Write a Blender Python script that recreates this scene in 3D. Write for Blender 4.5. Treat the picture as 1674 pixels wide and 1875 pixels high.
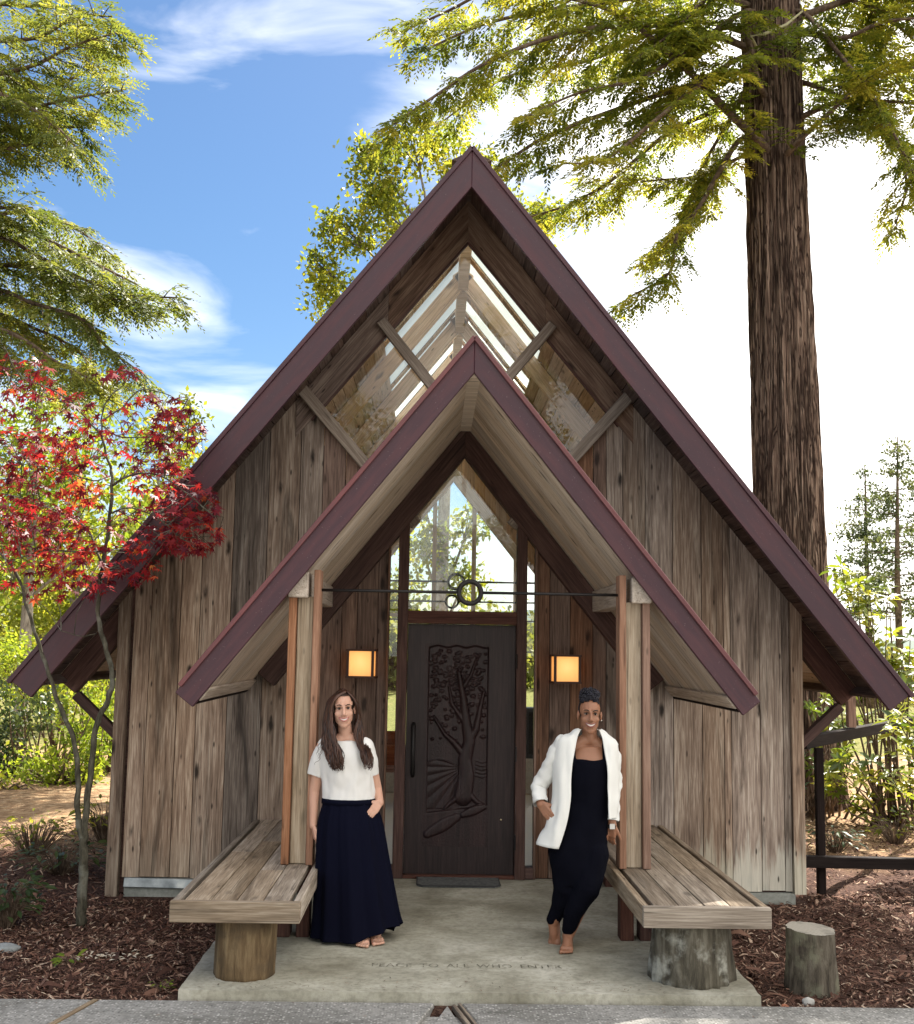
import bpy, bmesh, math, random
import numpy as np
from mathutils import Vector, Matrix, Euler, noise as mnoise
for o in list(bpy.data.objects): bpy.data.objects.remove(o)
SC = bpy.context.scene
COL = SC.collection
rad = math.radians
random.seed(7); RNG = np.random.default_rng(11)

# ------------------------------------------------------------------ camera
cam = bpy.data.cameras.new('camera'); camo = bpy.data.objects.new('camera', cam); COL.objects.link(camo)
cam.sensor_fit = 'HORIZONTAL'; cam.sensor_width = 36.0; cam.lens = 36.0*2100/1674
cam.clip_start = .05; cam.clip_end = 3000
CAMP = Vector((-.2518, -9.57, 1.9))
CROT = (Matrix.Rotation(rad(-1.1614), 3, 'Z') @ Matrix.Rotation(rad(90+6.7687), 3, 'X') @ Matrix.Rotation(rad(.95), 3, 'Z'))
camo.matrix_world = Matrix.Translation(CAMP) @ CROT.to_4x4()
SC.camera = camo
def ray(u, v): return CROT @ Vector(((u-837)/2100, -(v-937.5)/2100, -1))
def aty(u, v, y): d = ray(u, v); return CAMP + d*((y-CAMP.y)/d.y)      # a photo pixel on the upright plane y
def atz(u, v, z): d = ray(u, v); return CAMP + d*((z-CAMP.z)/d.z)      # a photo pixel on the level plane z

# ------------------------------------------------------------------ sky, sun, exposure
SUN_AZ, SUN_EL = 30.0, 52.0        # degrees clockwise from +Y (behind the chapel, to the right), elevation
W = bpy.data.worlds.new('World'); SC.world = W; W.use_nodes = True
wt = W.node_tree; wt.nodes.clear()
def wn(t, **k):
    n = wt.nodes.new(t)
    for a, b in k.items(): setattr(n, a, b)
    return n
def wl(a, b): wt.links.new(a, b)
sky = wn('ShaderNodeTexSky', sky_type='NISHITA', sun_disc=False, sun_elevation=rad(SUN_EL), sun_rotation=rad(SUN_AZ),
         air_density=1.0, dust_density=.6, ozone_density=1.6)
tc = wn('ShaderNodeTexCoord'); mp = wn('ShaderNodeMapping'); mp.inputs['Scale'].default_value = (1.0, 1.0, 2.2)
mp.inputs['Location'].default_value = (.35, .1, .25)
wl(tc.outputs['Generated'], mp.inputs['Vector'])
nz = wn('ShaderNodeTexNoise'); nz.inputs['Scale'].default_value = 2.6; nz.inputs['Detail'].default_value = 7; nz.inputs['Roughness'].default_value = .55
nz.inputs['Distortion'].default_value = .5
wl(mp.outputs[0], nz.inputs['Vector'])
dt = wn('ShaderNodeVectorMath', operation='DOT_PRODUCT'); wl(tc.outputs['Generated'], dt.inputs[0]); dt.inputs[1].default_value = (.95, -.36, -.12)  # cloud bank thickens right; behind the camera it is added to light the front
ad = wn('ShaderNodeMath', operation='MULTIPLY_ADD'); wl(dt.outputs['Value'], ad.inputs[0]); ad.inputs[1].default_value = 1.3; wl(nz.outputs['Fac'], ad.inputs[2])
cr = wn('ShaderNodeMapRange', interpolation_type='SMOOTHSTEP'); wl(ad.outputs[0], cr.inputs['Value'])
cr.inputs['From Min'].default_value = -.02; cr.inputs['From Max'].default_value = .36
cr.inputs['To Min'].default_value = .04; cr.inputs['To Max'].default_value = .93
nw = wn('ShaderNodeTexNoise'); nw.inputs['Scale'].default_value = 4.2; nw.inputs['Detail'].default_value = 8; nw.inputs['Roughness'].default_value = .52; nw.inputs['Distortion'].default_value = .9
mw_ = wn('ShaderNodeMapping'); mw_.inputs['Scale'].default_value = (1.0,1.0,2.6); mw_.inputs['Rotation'].default_value = (.5,.35,0); mw_.inputs['Location'].default_value = (2.3,.7,1.1); wl(tc.outputs['Generated'], mw_.inputs['Vector']); wl(mw_.outputs[0], nw.inputs['Vector'])
cw = wn('ShaderNodeMapRange', interpolation_type='SMOOTHSTEP'); wl(nw.outputs['Fac'], cw.inputs['Value']); cw.inputs['From Min'].default_value = .42; cw.inputs['From Max'].default_value = .78; cw.inputs['To Max'].default_value = .6
mm_ = wn('ShaderNodeMath', operation='MAXIMUM'); wl(cr.outputs[0], mm_.inputs[0]); wl(cw.outputs[0], mm_.inputs[1])
mx = wn('ShaderNodeMix', data_type='RGBA'); wl(mm_.outputs[0], mx.inputs[0])
hs = wn('ShaderNodeHueSaturation'); hs.inputs['Saturation'].default_value = 1.42; hs.inputs['Value'].default_value = .39
wl(sky.outputs[0], hs.inputs['Color'])
wl(hs.outputs[0], mx.inputs[6]); mx.inputs[7].default_value = (6.9, 6.65, 6.3, 1)
bg = wn('ShaderNodeBackground'); bg.inputs['Strength'].default_value = .08; wl(mx.outputs[2], bg.inputs['Color'])
wo = wn('ShaderNodeOutputWorld'); wl(bg.outputs[0], wo.inputs['Surface'])
sl = bpy.data.lights.new('sun', 'SUN'); sl.energy = 4.2; sl.angle = rad(.53); sl.color = (1, .94, .84)
so = bpy.data.objects.new('sun', sl); COL.objects.link(so)
sd = Vector((math.sin(rad(SUN_AZ))*math.cos(rad(SUN_EL)), math.cos(rad(SUN_AZ))*math.cos(rad(SUN_EL)), math.sin(rad(SUN_EL))))
so.rotation_euler = sd.to_track_quat('Z', 'Y').to_euler(); so.location = sd*60
SC.view_settings.view_transform = 'Standard'; SC.view_settings.look = 'None'
SC.view_settings.gamma = 1; SC.view_settings.use_curve_mapping = False
SC.view_settings.exposure = 2.15
SC.render.engine = 'CYCLES'
SC.cycles.transparent_max_bounces = 16; SC.cycles.max_bounces = 8

# ------------------------------------------------------------------ helpers: objects
def tag(o, label=None, cat=None, group=None, kind=None):
    if label: o['label'] = label
    if cat: o['category'] = cat
    if group: o['group'] = group
    if kind: o['kind'] = kind
    return o
def link(name, me, mat=None, parent=None, mw=None):
    o = bpy.data.objects.new(name, me); COL.objects.link(o)
    if mat is not None and me is not None and not me.materials: me.materials.append(mat)
    if mw is not None: o.matrix_basis = mw
    if parent: o.parent = parent
    return o
def empty(name, loc=(0,0,0), rz=0, label=None, cat=None, group=None):
    o = bpy.data.objects.new(name, None); COL.objects.link(o); o.location = loc; o.rotation_euler = (0,0,rz)
    o.empty_display_size = .2
    return tag(o, label, cat, group)
class MB:
    """collects vertices and faces; build() links them as one mesh object"""
    def __init__(s): s.v = []; s.f = []; s.a = []
    def add(s, vs, fs, a=0.):
        b = len(s.v); s.v += [tuple(p) for p in vs]; s.f += [tuple(i+b for i in f) for f in fs]; s.a += [a]*len(vs)
    def box(s, lo, hi):
        x0,y0,z0 = lo; x1,y1,z1 = hi
        s.add([(x0,y0,z0),(x1,y0,z0),(x1,y1,z0),(x0,y1,z0),(x0,y0,z1),(x1,y0,z1),(x1,y1,z1),(x0,y1,z1)],
              [(3,2,1,0),(4,5,6,7),(0,1,5,4),(1,2,6,5),(2,3,7,6),(3,0,4,7)])
    def prism(s, poly, y0, y1):           # polygon in x,z extruded along y (poly counter-clockwise seen from -y)
        n = len(poly)
        s.add([(p[0],y0,p[1]) for p in poly]+[(p[0],y1,p[1]) for p in poly],
              [tuple(range(n)), tuple(range(2*n-1,n-1,-1))]+[((i+1)%n,i,n+i,n+(i+1)%n) for i in range(n)])
    def prismz(s, poly, z0, z1):          # polygon in x,y extruded along z
        n = len(poly)
        s.add([(p[0],p[1],z0) for p in poly]+[(p[0],p[1],z1) for p in poly],
              [tuple(range(n-1,-1,-1)), tuple(range(n,2*n))]+[(i,(i+1)%n,n+(i+1)%n,n+i) for i in range(n)])
    def tube(s, pts, rs, n=8, cap=True, a=0.):
        pts = [Vector(p) for p in pts]; m = len(pts); ring = []
        if isinstance(rs, (int, float)): rs = [rs]*m
        up = Vector((0,0,1)); vs = []; fs = []
        t0 = (pts[1]-pts[0]).normalized()
        u = t0.cross(up if abs(t0.z) < .9 else Vector((1,0,0))).normalized()
        for i in range(m):
            t = (pts[min(i+1,m-1)]-pts[max(i-1,0)]).normalized()
            u = (u - t*u.dot(t)).normalized(); w = t.cross(u)
            for k in range(n):
                c = 2*math.pi*k/n; vs.append(pts[i]+(u*math.cos(c)+w*math.sin(c))*rs[i])
        for i in range(m-1):
            for k in range(n):
                k2 = (k+1)%n; fs.append((i*n+k, i*n+k2, (i+1)*n+k2, (i+1)*n+k))
        if cap: fs.append(tuple(range(n-1,-1,-1))); fs.append(tuple(range((m-1)*n, m*n)))
        s.add(vs, fs, a)
    def ball(s, c, r, nu=12, nv=8):
        r = (r,r,r) if isinstance(r,(int,float)) else r
        vs = [(c[0],c[1],c[2]-r[2])]; fs = []
        for j in range(1,nv):
            p = -math.pi/2+math.pi*j/nv
            for i in range(nu):
                t = 2*math.pi*i/nu; vs.append((c[0]+r[0]*math.cos(p)*math.cos(t), c[1]+r[1]*math.cos(p)*math.sin(t), c[2]+r[2]*math.sin(p)))
        vs.append((c[0],c[1],c[2]+r[2])); L = len(vs)-1
        for i in range(nu):
            fs.append((0,1+(i+1)%nu,1+i)); fs.append((L,1+(nv-2)*nu+i,1+(nv-2)*nu+(i+1)%nu))
            for j in range(nv-2): a=1+j*nu; fs.append((a+i,a+(i+1)%nu,a+nu+(i+1)%nu,a+nu+i))
        s.add(vs, fs)
    def mesh(s, name, smooth=False):
        me = bpy.data.meshes.new(name); me.from_pydata(s.v, [], s.f); me.update()
        if smooth: me.polygons.foreach_set('use_smooth', [True]*len(me.polygons))
        return me
    def build(s, name, mat, parent=None, smooth=False, mw=None): return link(name, s.mesh(name, smooth), mat, parent, mw)
def boxmesh(name, lx, ly, lz, bev=0.):     # centred box, length along local x, small chamfer
    me = bpy.data.meshes.new(name); bm = bmesh.new()
    bmesh.ops.create_cube(bm, size=1, matrix=Matrix.Diagonal((lx,ly,lz,1)))
    if bev: bmesh.ops.bevel(bm, geom=list(bm.edges), offset=bev, segments=1, affect='EDGES')
    bm.to_mesh(me); bm.free(); return me
def axes(o, x, y, z):
    m = Matrix.Identity(4)
    for i in range(3): m[i][0]=x[i]; m[i][1]=y[i]; m[i][2]=z[i]; m[i][3]=o[i]
    return m
def board(name, mat, parent, p0, p1, width, thick, nrm=(0,-1,0), bev=.004):
    """a straight timber from p0 to p1; local x is the grain"""
    p0 = Vector(p0); p1 = Vector(p1); x = (p1-p0); L = x.length; x = x/L
    z = Vector(nrm); z = (z-x*z.dot(x)).normalized(); y = z.cross(x)
    return link(name, boxmesh(name, L, width, thick, bev), mat, parent, axes((p0+p1)/2, x, y, z))
def rakepoly(nm, mat, parent, s, zt, h, eX, y0, y1, bev=.004):
    """sloping board mitred at the ridge; s is the side, zt its top at the ridge, h its upright depth"""
    q = [(0,zt),(s*eX,zt-S*eX),(s*(eX-h*S*CS*CS),zt-S*eX-h*CS*CS),(0,zt-h)]
    o = Vector((s*eX/2, (y0+y1)/2, zt-h/2-S*eX/2)); x = Vector((s,0,-S)).normalized(); z = Vector((0,-1,0)); y = z.cross(x); m = axes(o,x,y,z); mi = m.inverted()
    me = bpy.data.meshes.new(nm); vs = [mi @ Vector((a,y0,b)) for a,b in q]+[mi @ Vector((a,y1,b)) for a,b in q]
    me.from_pydata(vs, [], [(0,1,2,3),(7,6,5,4),(1,0,4,5),(2,1,5,6),(3,2,6,7),(0,3,7,4)])
    bm = bmesh.new(); bm.from_mesh(me); bmesh.ops.recalc_face_normals(bm, faces=bm.faces); bmesh.ops.bevel(bm, geom=list(bm.edges), offset=bev, segments=1, affect='EDGES'); bm.to_mesh(me); bm.free()
    return link(nm, me, mat, parent, m)
S = 1.255; CS = 1/math.sqrt(1+S*S)              # roof slope, cosine
def panel(name, mat, parent, poly, y0, y1, vertical=True):
    """polygon in world x,z, from y0 (front) to y1; local x = grain"""
    cx = sum(p[0] for p in poly)/len(poly); cz = sum(p[1] for p in poly)/len(poly)
    n = len(poly); me = bpy.data.meshes.new(name)
    # local x = world z, local y = world x, local z = world y when vertical
    if vertical: L = lambda p, y: (p[1]-cz, p[0]-cx, y-y0); ax = axes((cx,y0,cz),(0,0,1),(1,0,0),(0,1,0))
    else: L = lambda p, y: (p[0]-cx, p[1]-cz, -(y-y0)); ax = axes((cx,y0,cz),(1,0,0),(0,0,1),(0,-1,0))
    vs = [L(p,y0) for p in poly]+[L(p,y1) for p in poly]
    me.from_pydata(vs, [], [tuple(range(n)), tuple(range(2*n-1,n-1,-1))]+[((i+1)%n,i,n+i,n+(i+1)%n) for i in range(n)])
    bm = bmesh.new(); bm.from_mesh(me); bmesh.ops.recalc_face_normals(bm, faces=bm.faces); bm.to_mesh(me); bm.free()
    return link(name, me, mat, parent, ax)
def npmesh(name, V, F, rnd=None, smooth=False):
    """numpy mesh: V (n,3), F (m,k)"""
    me = bpy.data.meshes.new(name); V = np.asarray(V, np.float32); F = np.asarray(F, np.int32); k = F.shape[1]
    me.vertices.add(len(V)); me.vertices.foreach_set('co', V.ravel())
    me.loops.add(F.size); me.loops.foreach_set('vertex_index', F.ravel())
    me.polygons.add(len(F)); me.polygons.foreach_set('loop_start', np.arange(0, F.size, k, dtype=np.int32))
    me.update(calc_edges=True)
    if rnd is not None:
        at = me.attributes.new('rnd', 'FLOAT', 'POINT'); at.data.foreach_set('value', np.asarray(rnd, np.float32).ravel())
    if smooth: me.polygons.foreach_set('use_smooth', [True]*len(me.polygons))
    me.validate(); return me

# ------------------------------------------------------------------ helpers: materials
class MT:
    def __init__(s, name, rough=.6, metal=0., spec=None):
        s.m = bpy.data.materials.new(name); s.m.use_nodes = True; s.t = s.m.node_tree
        s.b = s.t.nodes['Principled BSDF']; s.out = s.t.nodes['Material Output']
        s.b.inputs['Roughness'].default_value = rough; s.b.inputs['Metallic'].default_value = metal
        if spec is not None: s.b.inputs['Specular IOR Level'].default_value = spec
    def n(s, t, **k):
        n = s.t.nodes.new(t)
        for a, b in k.items():
            if a.startswith('_'): n.inputs[a[1:].replace('_',' ')].default_value = b
            else: setattr(n, a, b)
        return n
    def l(s, a, b): s.t.links.new(a, b)
    def coord(s, scale=(1,1,1), rnd=True, src='Object'):
        tc = s.n('ShaderNodeTexCoord'); mp = s.n('ShaderNodeMapping'); mp.inputs['Scale'].default_value = scale
        if rnd:
            oi = s.n('ShaderNodeObjectInfo'); ml = s.n('ShaderNodeMath', operation='MULTIPLY'); s.l(oi.outputs['Random'], ml.inputs[0]); ml.inputs[1].default_value = 57.
            va = s.n('ShaderNodeVectorMath', operation='ADD'); s.l(tc.outputs[src], va.inputs[0]); s.l(ml.outputs[0], va.inputs[1]); s.l(va.outputs[0], mp.inputs[0])
        else: s.l(tc.outputs[src], mp.inputs[0])
        return mp.outputs[0]
    def noise(s, vec, scale=5, detail=4, rough=.55, dist=0.):
        n = s.n('ShaderNodeTexNoise'); n.inputs['Scale'].default_value = scale; n.inputs['Detail'].default_value = detail
        n.inputs['Roughness'].default_value = rough; n.inputs['Distortion'].default_value = dist
        s.l(vec, n.inputs['Vector']); return n.outputs['Fac']
    def ramp(s, fac, stops):
        r = s.n('ShaderNodeValToRGB'); e = r.color_ramp.elements
        while len(e) < len(stops): e.new(.5)
        for i, (p, c) in enumerate(stops):
            e[i].position = p; e[i].color = (c[0],c[1],c[2],1) if not isinstance(c,(int,float)) else (c,c,c,1)
        s.l(fac, r.inputs[0]); return r.outputs[0]
    def mix(s, fac, a, b, mode='MIX'):
        m = s.n('ShaderNodeMix', data_type='RGBA', blend_type=mode)
        for i, x in ((0,fac),(6,a),(7,b)):
            if isinstance(x,(int,float)): m.inputs[i].default_value = x
            elif isinstance(x, tuple): m.inputs[i].default_value = (*x,1)
            else: s.l(x, m.inputs[i])
        return m.outputs[2]
    def rng(s, v, a, b, c=0., d=1., smooth=False):
        r = s.n('ShaderNodeMapRange', interpolation_type='SMOOTHSTEP' if smooth else 'LINEAR'); s.l(v, r.inputs['Value'])
        for k, x in zip(('From Min','From Max','To Min','To Max'), (a,b,c,d)): r.inputs[k].default_value = x
        return r.outputs[0]
    def math(s, op, a, b=0.):
        m = s.n('ShaderNodeMath', operation=op)
        for i, x in enumerate((a,b)):
            if isinstance(x,(int,float)): m.inputs[i].default_value = x
            else: s.l(x, m.inputs[i])
        return m.outputs[0]
    def bump(s, h, strength=.3, dist=.01):
        b = s.n('ShaderNodeBump'); b.inputs['Strength'].default_value = strength; b.inputs['Distance'].default_value = dist
        s.l(h, b.inputs['Height']); s.l(b.outputs[0], s.b.inputs['Normal'])
    def col(s, c):
        if isinstance(c, tuple): s.b.inputs['Base Color'].default_value = (*c,1)
        else: s.l(c, s.b.inputs['Base Color'])
        return s
def plain(name, c, rough=.6, metal=0., spec=None):
    t = MT(name, rough, metal, spec); t.col(c); return t.m

def wood(name, dark, mid, light, rough=.8, knots=.7, streak=.5, var=.35, bump=.35, splash=False, spec=.3, upright=False):
    """timber with the grain along local x; every board differs by its object random"""
    t = MT(name, rough, spec=spec); G = lambda a, b: (b,b,a) if upright else (a,b,b)
    g1 = t.noise(t.coord(G(1.3,26)), 3.0, 6, .62, .6)
    g2 = t.noise(t.coord(G(.55,5.5)), 2.2, 4, .5, 1.2)
    g3 = t.noise(t.coord(G(2.5,80)), 2.0, 3, .6)
    f = t.math('ADD', t.math('MULTIPLY', g1, .5), t.math('ADD', t.math('MULTIPLY', g2, .35), t.math('MULTIPLY', g3, .15)))
    c = t.ramp(f, [(.36,dark),(.5,mid),(.63,light)])
    # darker drip streaks and weather blotches
    s1 = t.rng(t.noise(t.coord(G(.35,3.2)), 1.7, 5, .6, .8), .50, .74, 0, streak, True)
    c = t.mix(s1, c, tuple(x*.33 for x in dark))
    # knots with a grain swirl
    vo = t.n('ShaderNodeTexVoronoi', feature='F1'); vo.inputs['Scale'].default_value = 1.0; vo.inputs['Randomness'].default_value = 1.
    wv = t.noise(t.coord(G(9,30)), 1.0, 2); cv = t.coord(G(2.6,7.5))
    va = t.n('ShaderNodeVectorMath', operation='ADD'); t.l(cv, va.inputs[0])
    vs = t.n('ShaderNodeVectorMath', operation='SCALE'); t.l(wv, vs.inputs[0]) ; vs.inputs['Scale'].default_value = .22
    t.l(vs.outputs[0], va.inputs[1]); t.l(va.outputs[0], vo.inputs['Vector'])
    kn = t.rng(vo.outputs['Distance'], .06, .24, knots, 0., True)
    kc = t.n('ShaderNodeSeparateColor'); t.l(vo.outputs['Color'], kc.inputs[0])
    kn = t.math('MULTIPLY', kn, t.rng(kc.outputs[0], .34, .46, 0., 1.))
    c = t.mix(kn, c, tuple(x*.22 for x in dark))
    if splash:
        gp = t.n('ShaderNodeNewGeometry'); sp_ = t.n('ShaderNodeSeparateXYZ'); t.l(gp.outputs['Position'], sp_.inputs[0])
        up_ = t.math('ADD', sp_.outputs[2], t.math('MULTIPLY', t.noise(t.coord(G(.8,9)), 2.5, 4, .6), -1.05)); rt = t.rng(sp_.outputs[0], 1.2, 2.3, .12, .8)
        c = t.mix(t.math('MULTIPLY', t.rng(up_, -.42, -.12, 1, 0, True), rt), c, (.47,.45,.37))
    vo2 = t.n('ShaderNodeTexVoronoi', feature='F1'); vo2.inputs['Scale'].default_value = 1.0; t.l(t.coord(G(5.5,19)), vo2.inputs['Vector']); k2 = t.n('ShaderNodeSeparateColor'); t.l(vo2.outputs['Color'], k2.inputs[0])
    kn2 = t.math('MULTIPLY', t.rng(vo2.outputs['Distance'], .06, .2, knots*.9, 0, True), t.rng(k2.outputs[1], .62, .72)); c = t.mix(kn2, c, tuple(x*.2 for x in dark))
    ck = t.rng(t.noise(t.coord(G(.9,70)), 1.6, 3, .5, .3), .60, .66, 0, .55); c = t.mix(ck, c, tuple(x*.3 for x in dark))
    oi = t.n('ShaderNodeObjectInfo')
    v = t.rng(oi.outputs['Random'], 0, 1, 1-var, 1+var)
    hv = t.n('ShaderNodeHueSaturation'); t.l(v, hv.inputs['Value']); t.l(c, hv.inputs['Color'])
    rs = t.math('FRACT', t.math('MULTIPLY', oi.outputs['Random'], 13.7)); t.l(t.rng(rs, 0, 1, .75, 1.2), hv.inputs['Saturation'])
    c = hv.outputs[0]
    t.col(c); t.bump(t.math('SUBTRACT', f, t.math('MULTIPLY', kn, .4)), bump, .006)
    return t
def leafmat(name, stops, trans=.5, rough=.55, noise=0., gloss=.25):
    t = MT(name, rough, spec=gloss)
    at = t.n('ShaderNodeAttribute', attribute_name='rnd'); f = at.outputs['Fac']
    if noise:
        f = t.math('ADD', t.math('MULTIPLY', f, 1-noise), t.math('MULTIPLY', t.noise(t.coord((1,1,1), False), 1.1, 3), noise))
    c = t.ramp(f, stops); t.col(c)
    tr = t.n('ShaderNodeBsdfTranslucent'); t.l(t.mix(.35, c, (1.,.85,.15), 'SOFT_LIGHT'), tr.inputs['Color'])
    ms = t.n('ShaderNodeMixShader'); ms.inputs[0].default_value = trans
    t.l(t.b.outputs[0], ms.inputs[1]); t.l(tr.outputs[0], ms.inputs[2]); t.l(ms.outputs[0], t.out.inputs['Surface'])
    return t.m

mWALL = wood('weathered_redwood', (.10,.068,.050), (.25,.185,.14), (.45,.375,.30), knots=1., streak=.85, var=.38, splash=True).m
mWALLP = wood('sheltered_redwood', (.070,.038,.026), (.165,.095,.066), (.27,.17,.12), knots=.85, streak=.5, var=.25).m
mBEAM = wood('dark_redwood_beam', (.035,.016,.013), (.075,.035,.027), (.12,.062,.048), knots=.5, streak=.4, var=.2).m
mRAKE = wood('gable_board', (.075,.045,.032), (.16,.105,.078), (.27,.20,.15), knots=.9, streak=.6, var=.15).m
mTRIM = wood('window_trim', (.12,.095,.075), (.22,.175,.14), (.36,.31,.26), knots=.5, streak=.3, var=.12).m
mSOFF = wood('porch_soffit_board', (.36,.28,.20), (.56,.46,.36), (.70,.62,.52), knots=.9, streak=.25, var=.16).m
mPLATE = wood('pale_beam', (.30,.24,.19), (.46,.39,.32), (.60,.53,.46), knots=.5, streak=.3, var=.08).m
mPOSTR = wood('red_post_board', (.15,.072,.042), (.25,.13,.08), (.34,.20,.13), knots=.7, streak=.3, var=.12).m
mPOSTG = wood('grey_post', (.20,.16,.115), (.33,.27,.205), (.46,.40,.32), knots=.4, streak=.4, var=.08).m
mBENCH = wood('bench_plank', (.13,.095,.065), (.27,.21,.15), (.43,.36,.28), knots=.6, streak=.55, var=.22).m
mINT = wood('warm_interior_wood', (.36,.20,.10), (.52,.32,.17), (.64,.44,.26), knots=.6, streak=.15, var=.14).m
mINTP = wood('pale_interior_wood', (.45,.31,.20), (.60,.45,.31), (.70,.56,.42), knots=.5, streak=.1, var=.08).m
mDECK = wood('roof_deck_board', (.44,.29,.18), (.62,.43,.28), (.74,.56,.39), knots=.8, streak=.25, var=.2).m
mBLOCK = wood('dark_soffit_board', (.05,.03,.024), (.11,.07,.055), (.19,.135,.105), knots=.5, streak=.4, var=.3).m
def paintmat(name, c, c2):
    t = MT(name, .42, spec=.45)
    f = t.noise(t.coord((1,7,7)), 2.5, 5, .6); c_ = t.mix(t.rng(f,.38,.68,0,1,True), c, c2)
    sp = t.rng(t.noise(t.coord((30,30,30)), 3.0, 2, .5), .70, .76, 0, .5)
    c_ = t.mix(sp, c_, (.22,.17,.17)); t.col(c_)
    t.l(t.rng(f,.3,.7,.36,.58), t.b.inputs['Roughness']); t.bump(t.noise(t.coord((4,4,4)), 6, 3), .08, .01); return t.m
mFASC = paintmat('maroon_fascia_paint', (.038,.011,.020), (.062,.019,.026))
mDRIP = paintmat('red_drip_edge', (.10,.03,.034), (.14,.042,.044))
mROOF = plain('roof_felt', (.06,.045,.04), .9)
mIRON = plain('black_iron', (.018,.016,.016), .45, .6)
mDARK = wood('black_stained_rail', (.010,.007,.007), (.016,.011,.010), (.026,.019,.017), knots=.1, streak=.1, var=.1, spec=.08).m
def concrete(name, c1, c2, c3, agg=0.):
    t = MT(name, .9, spec=.2)
    a = t.noise(t.coord((1,1,1), False), 1.6, 6, .62, .4); b = t.noise(t.coord((1,1,1), False), 30, 3, .6); d = t.noise(t.coord((1,1,1), False), 140, 2, .6)
    c = t.ramp(a, [(.34,c1),(.5,c2),(.66,c3)])
    c = t.mix(t.rng(b,.42,.75,0,.42), c, tuple(x*.45 for x in c1))
    st_ = t.rng(t.noise(t.coord((.7,1.6,1), False), 2.6, 6, .7, .6), .56, .72, 0, .55, True); c = t.mix(st_, c, tuple(x*.5 for x in c1))
    h = t.math('ADD', t.math('MULTIPLY', b, .5), t.math('MULTIPLY', d, .5))
    if agg:
        vo = t.n('ShaderNodeTexVoronoi', feature='F1'); vo.inputs['Scale'].default_value = 62.; t.l(t.coord((1,1,1), False), vo.inputs['Vector'])
        sc = t.n('ShaderNodeSeparateColor'); t.l(vo.outputs['Color'], sc.inputs[0])
        st = t.ramp(sc.outputs[0], [(0,(.08,.08,.075)),(.45,(.2,.195,.18)),(.8,(.36,.35,.33)),(1,(.55,.53,.5))])
        c = t.mix(t.rng(vo.outputs['Distance'], .25, .55, agg, 0.), c, st)
        h = t.math('SUBTRACT', h, t.math('MULTIPLY', vo.outputs['Distance'], .8))
    t.col(c); t.bump(h, .45, .006); return t.m
mSLAB = concrete('porch_concrete', (.22,.205,.155), (.37,.355,.285), (.53,.51,.43))
mPATH = concrete('exposed_aggregate', (.15,.145,.13), (.24,.235,.22), (.33,.32,.30), .85)
mFOOT = concrete('foundation_concrete', (.17,.18,.165), (.27,.28,.25), (.36,.37,.34))
def glassmat(name, tint=(.97,.985,.98), refl=1.5):
    t = MT(name); t.t.nodes.remove(t.b)
    tr = t.n('ShaderNodeBsdfTransparent'); tr.inputs[0].default_value = (*tint,1)
    gl = t.n('ShaderNodeBsdfGlossy'); gl.inputs['Roughness'].default_value = .003
    fr = t.n('ShaderNodeFresnel'); fr.inputs[0].default_value = refl
    wv = t.noise(t.coord((1,1,1), False), 1.3, 1); bp = t.n('ShaderNodeBump'); bp.inputs['Strength'].default_value = .04; bp.inputs['Distance'].default_value = .02
    t.l(wv, bp.inputs['Height']); t.l(bp.outputs[0], gl.inputs['Normal'])
    ms = t.n('ShaderNodeMixShader'); t.l(fr.outputs[0], ms.inputs[0]); t.l(tr.outputs[0], ms.inputs[1]); t.l(gl.outputs[0], ms.inputs[2]); t.l(ms.outputs[0], t.out.inputs['Surface'])
    return t.m
mGLASS = glassmat('window_glass', refl=1.42)
t = MT('skylight_fibreglass', .4); t.col((.85,.88,.87)); tl_ = t.n('ShaderNodeBsdfTranslucent'); tl_.inputs[0].default_value = (.85,.88,.86,1)
ms_ = t.n('ShaderNodeMixShader'); ms_.inputs[0].default_value = .95; t.l(t.b.outputs[0], ms_.inputs[1]); t.l(tl_.outputs[0], ms_.inputs[2]); t.l(ms_.outputs[0], t.out.inputs[0]); mSKYL = t.m

# ------------------------------------------------------------------ ground, path, porch slab
def smooth(a, b, x):
    t = np.clip((x-a)/(b-a), 0, 1); return t*t*(3-2*t)
def gz(x, y):
    x = np.asarray(x, float); y = np.asarray(y, float)
    z = -.012 - .095*smooth(-3.1, -1.2, y)
    z = z + .018*np.sin(x*2.1+.7)*np.sin(y*1.7+x*.6)*smooth(-3.2,-2.4,y) + .01*np.sin(x*5.3+y*3.1)*smooth(-3.2,-2.4,y)
    far = np.hypot(x, y-2)
    z = z + smooth(9, 40, far)*(.25*np.sin(x*.21+1)+.3*np.sin(y*.17))
    inside = (np.abs(x) < 3.0) & (y > -.3) & (y < 6.0)
    return np.where(inside, -.12, z)
def axis_pts(lo, hi, fine_lo, fine_hi, step):
    a = list(np.arange(fine_lo, fine_hi+1e-6, step)); s = step; p = fine_hi
    while p < hi: s *= 1.35; p = min(p+s, hi); a.append(p)
    s = step; p = fine_lo
    while p > lo: s *= 1.35; p = max(p-s, lo); a.insert(0, p)
    return np.array(a)
gx = axis_pts(-900, 900, -8, 8, .16); gy = axis_pts(-300, 1500, -4, 9, .16)
GX, GY = np.meshgrid(gx, gy); GZ = gz(GX, GY); GZ = np.where(GY < -3.3, -.06, GZ)
nx, ny = len(gx), len(gy); I = np.arange(nx*ny).reshape(ny, nx)
F = np.stack([I[:-1,:-1], I[:-1,1:], I[1:,1:], I[1:,:-1]], -1).reshape(-1,4)
t = MT('mulch_ground', .95, spec=.1)
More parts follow.
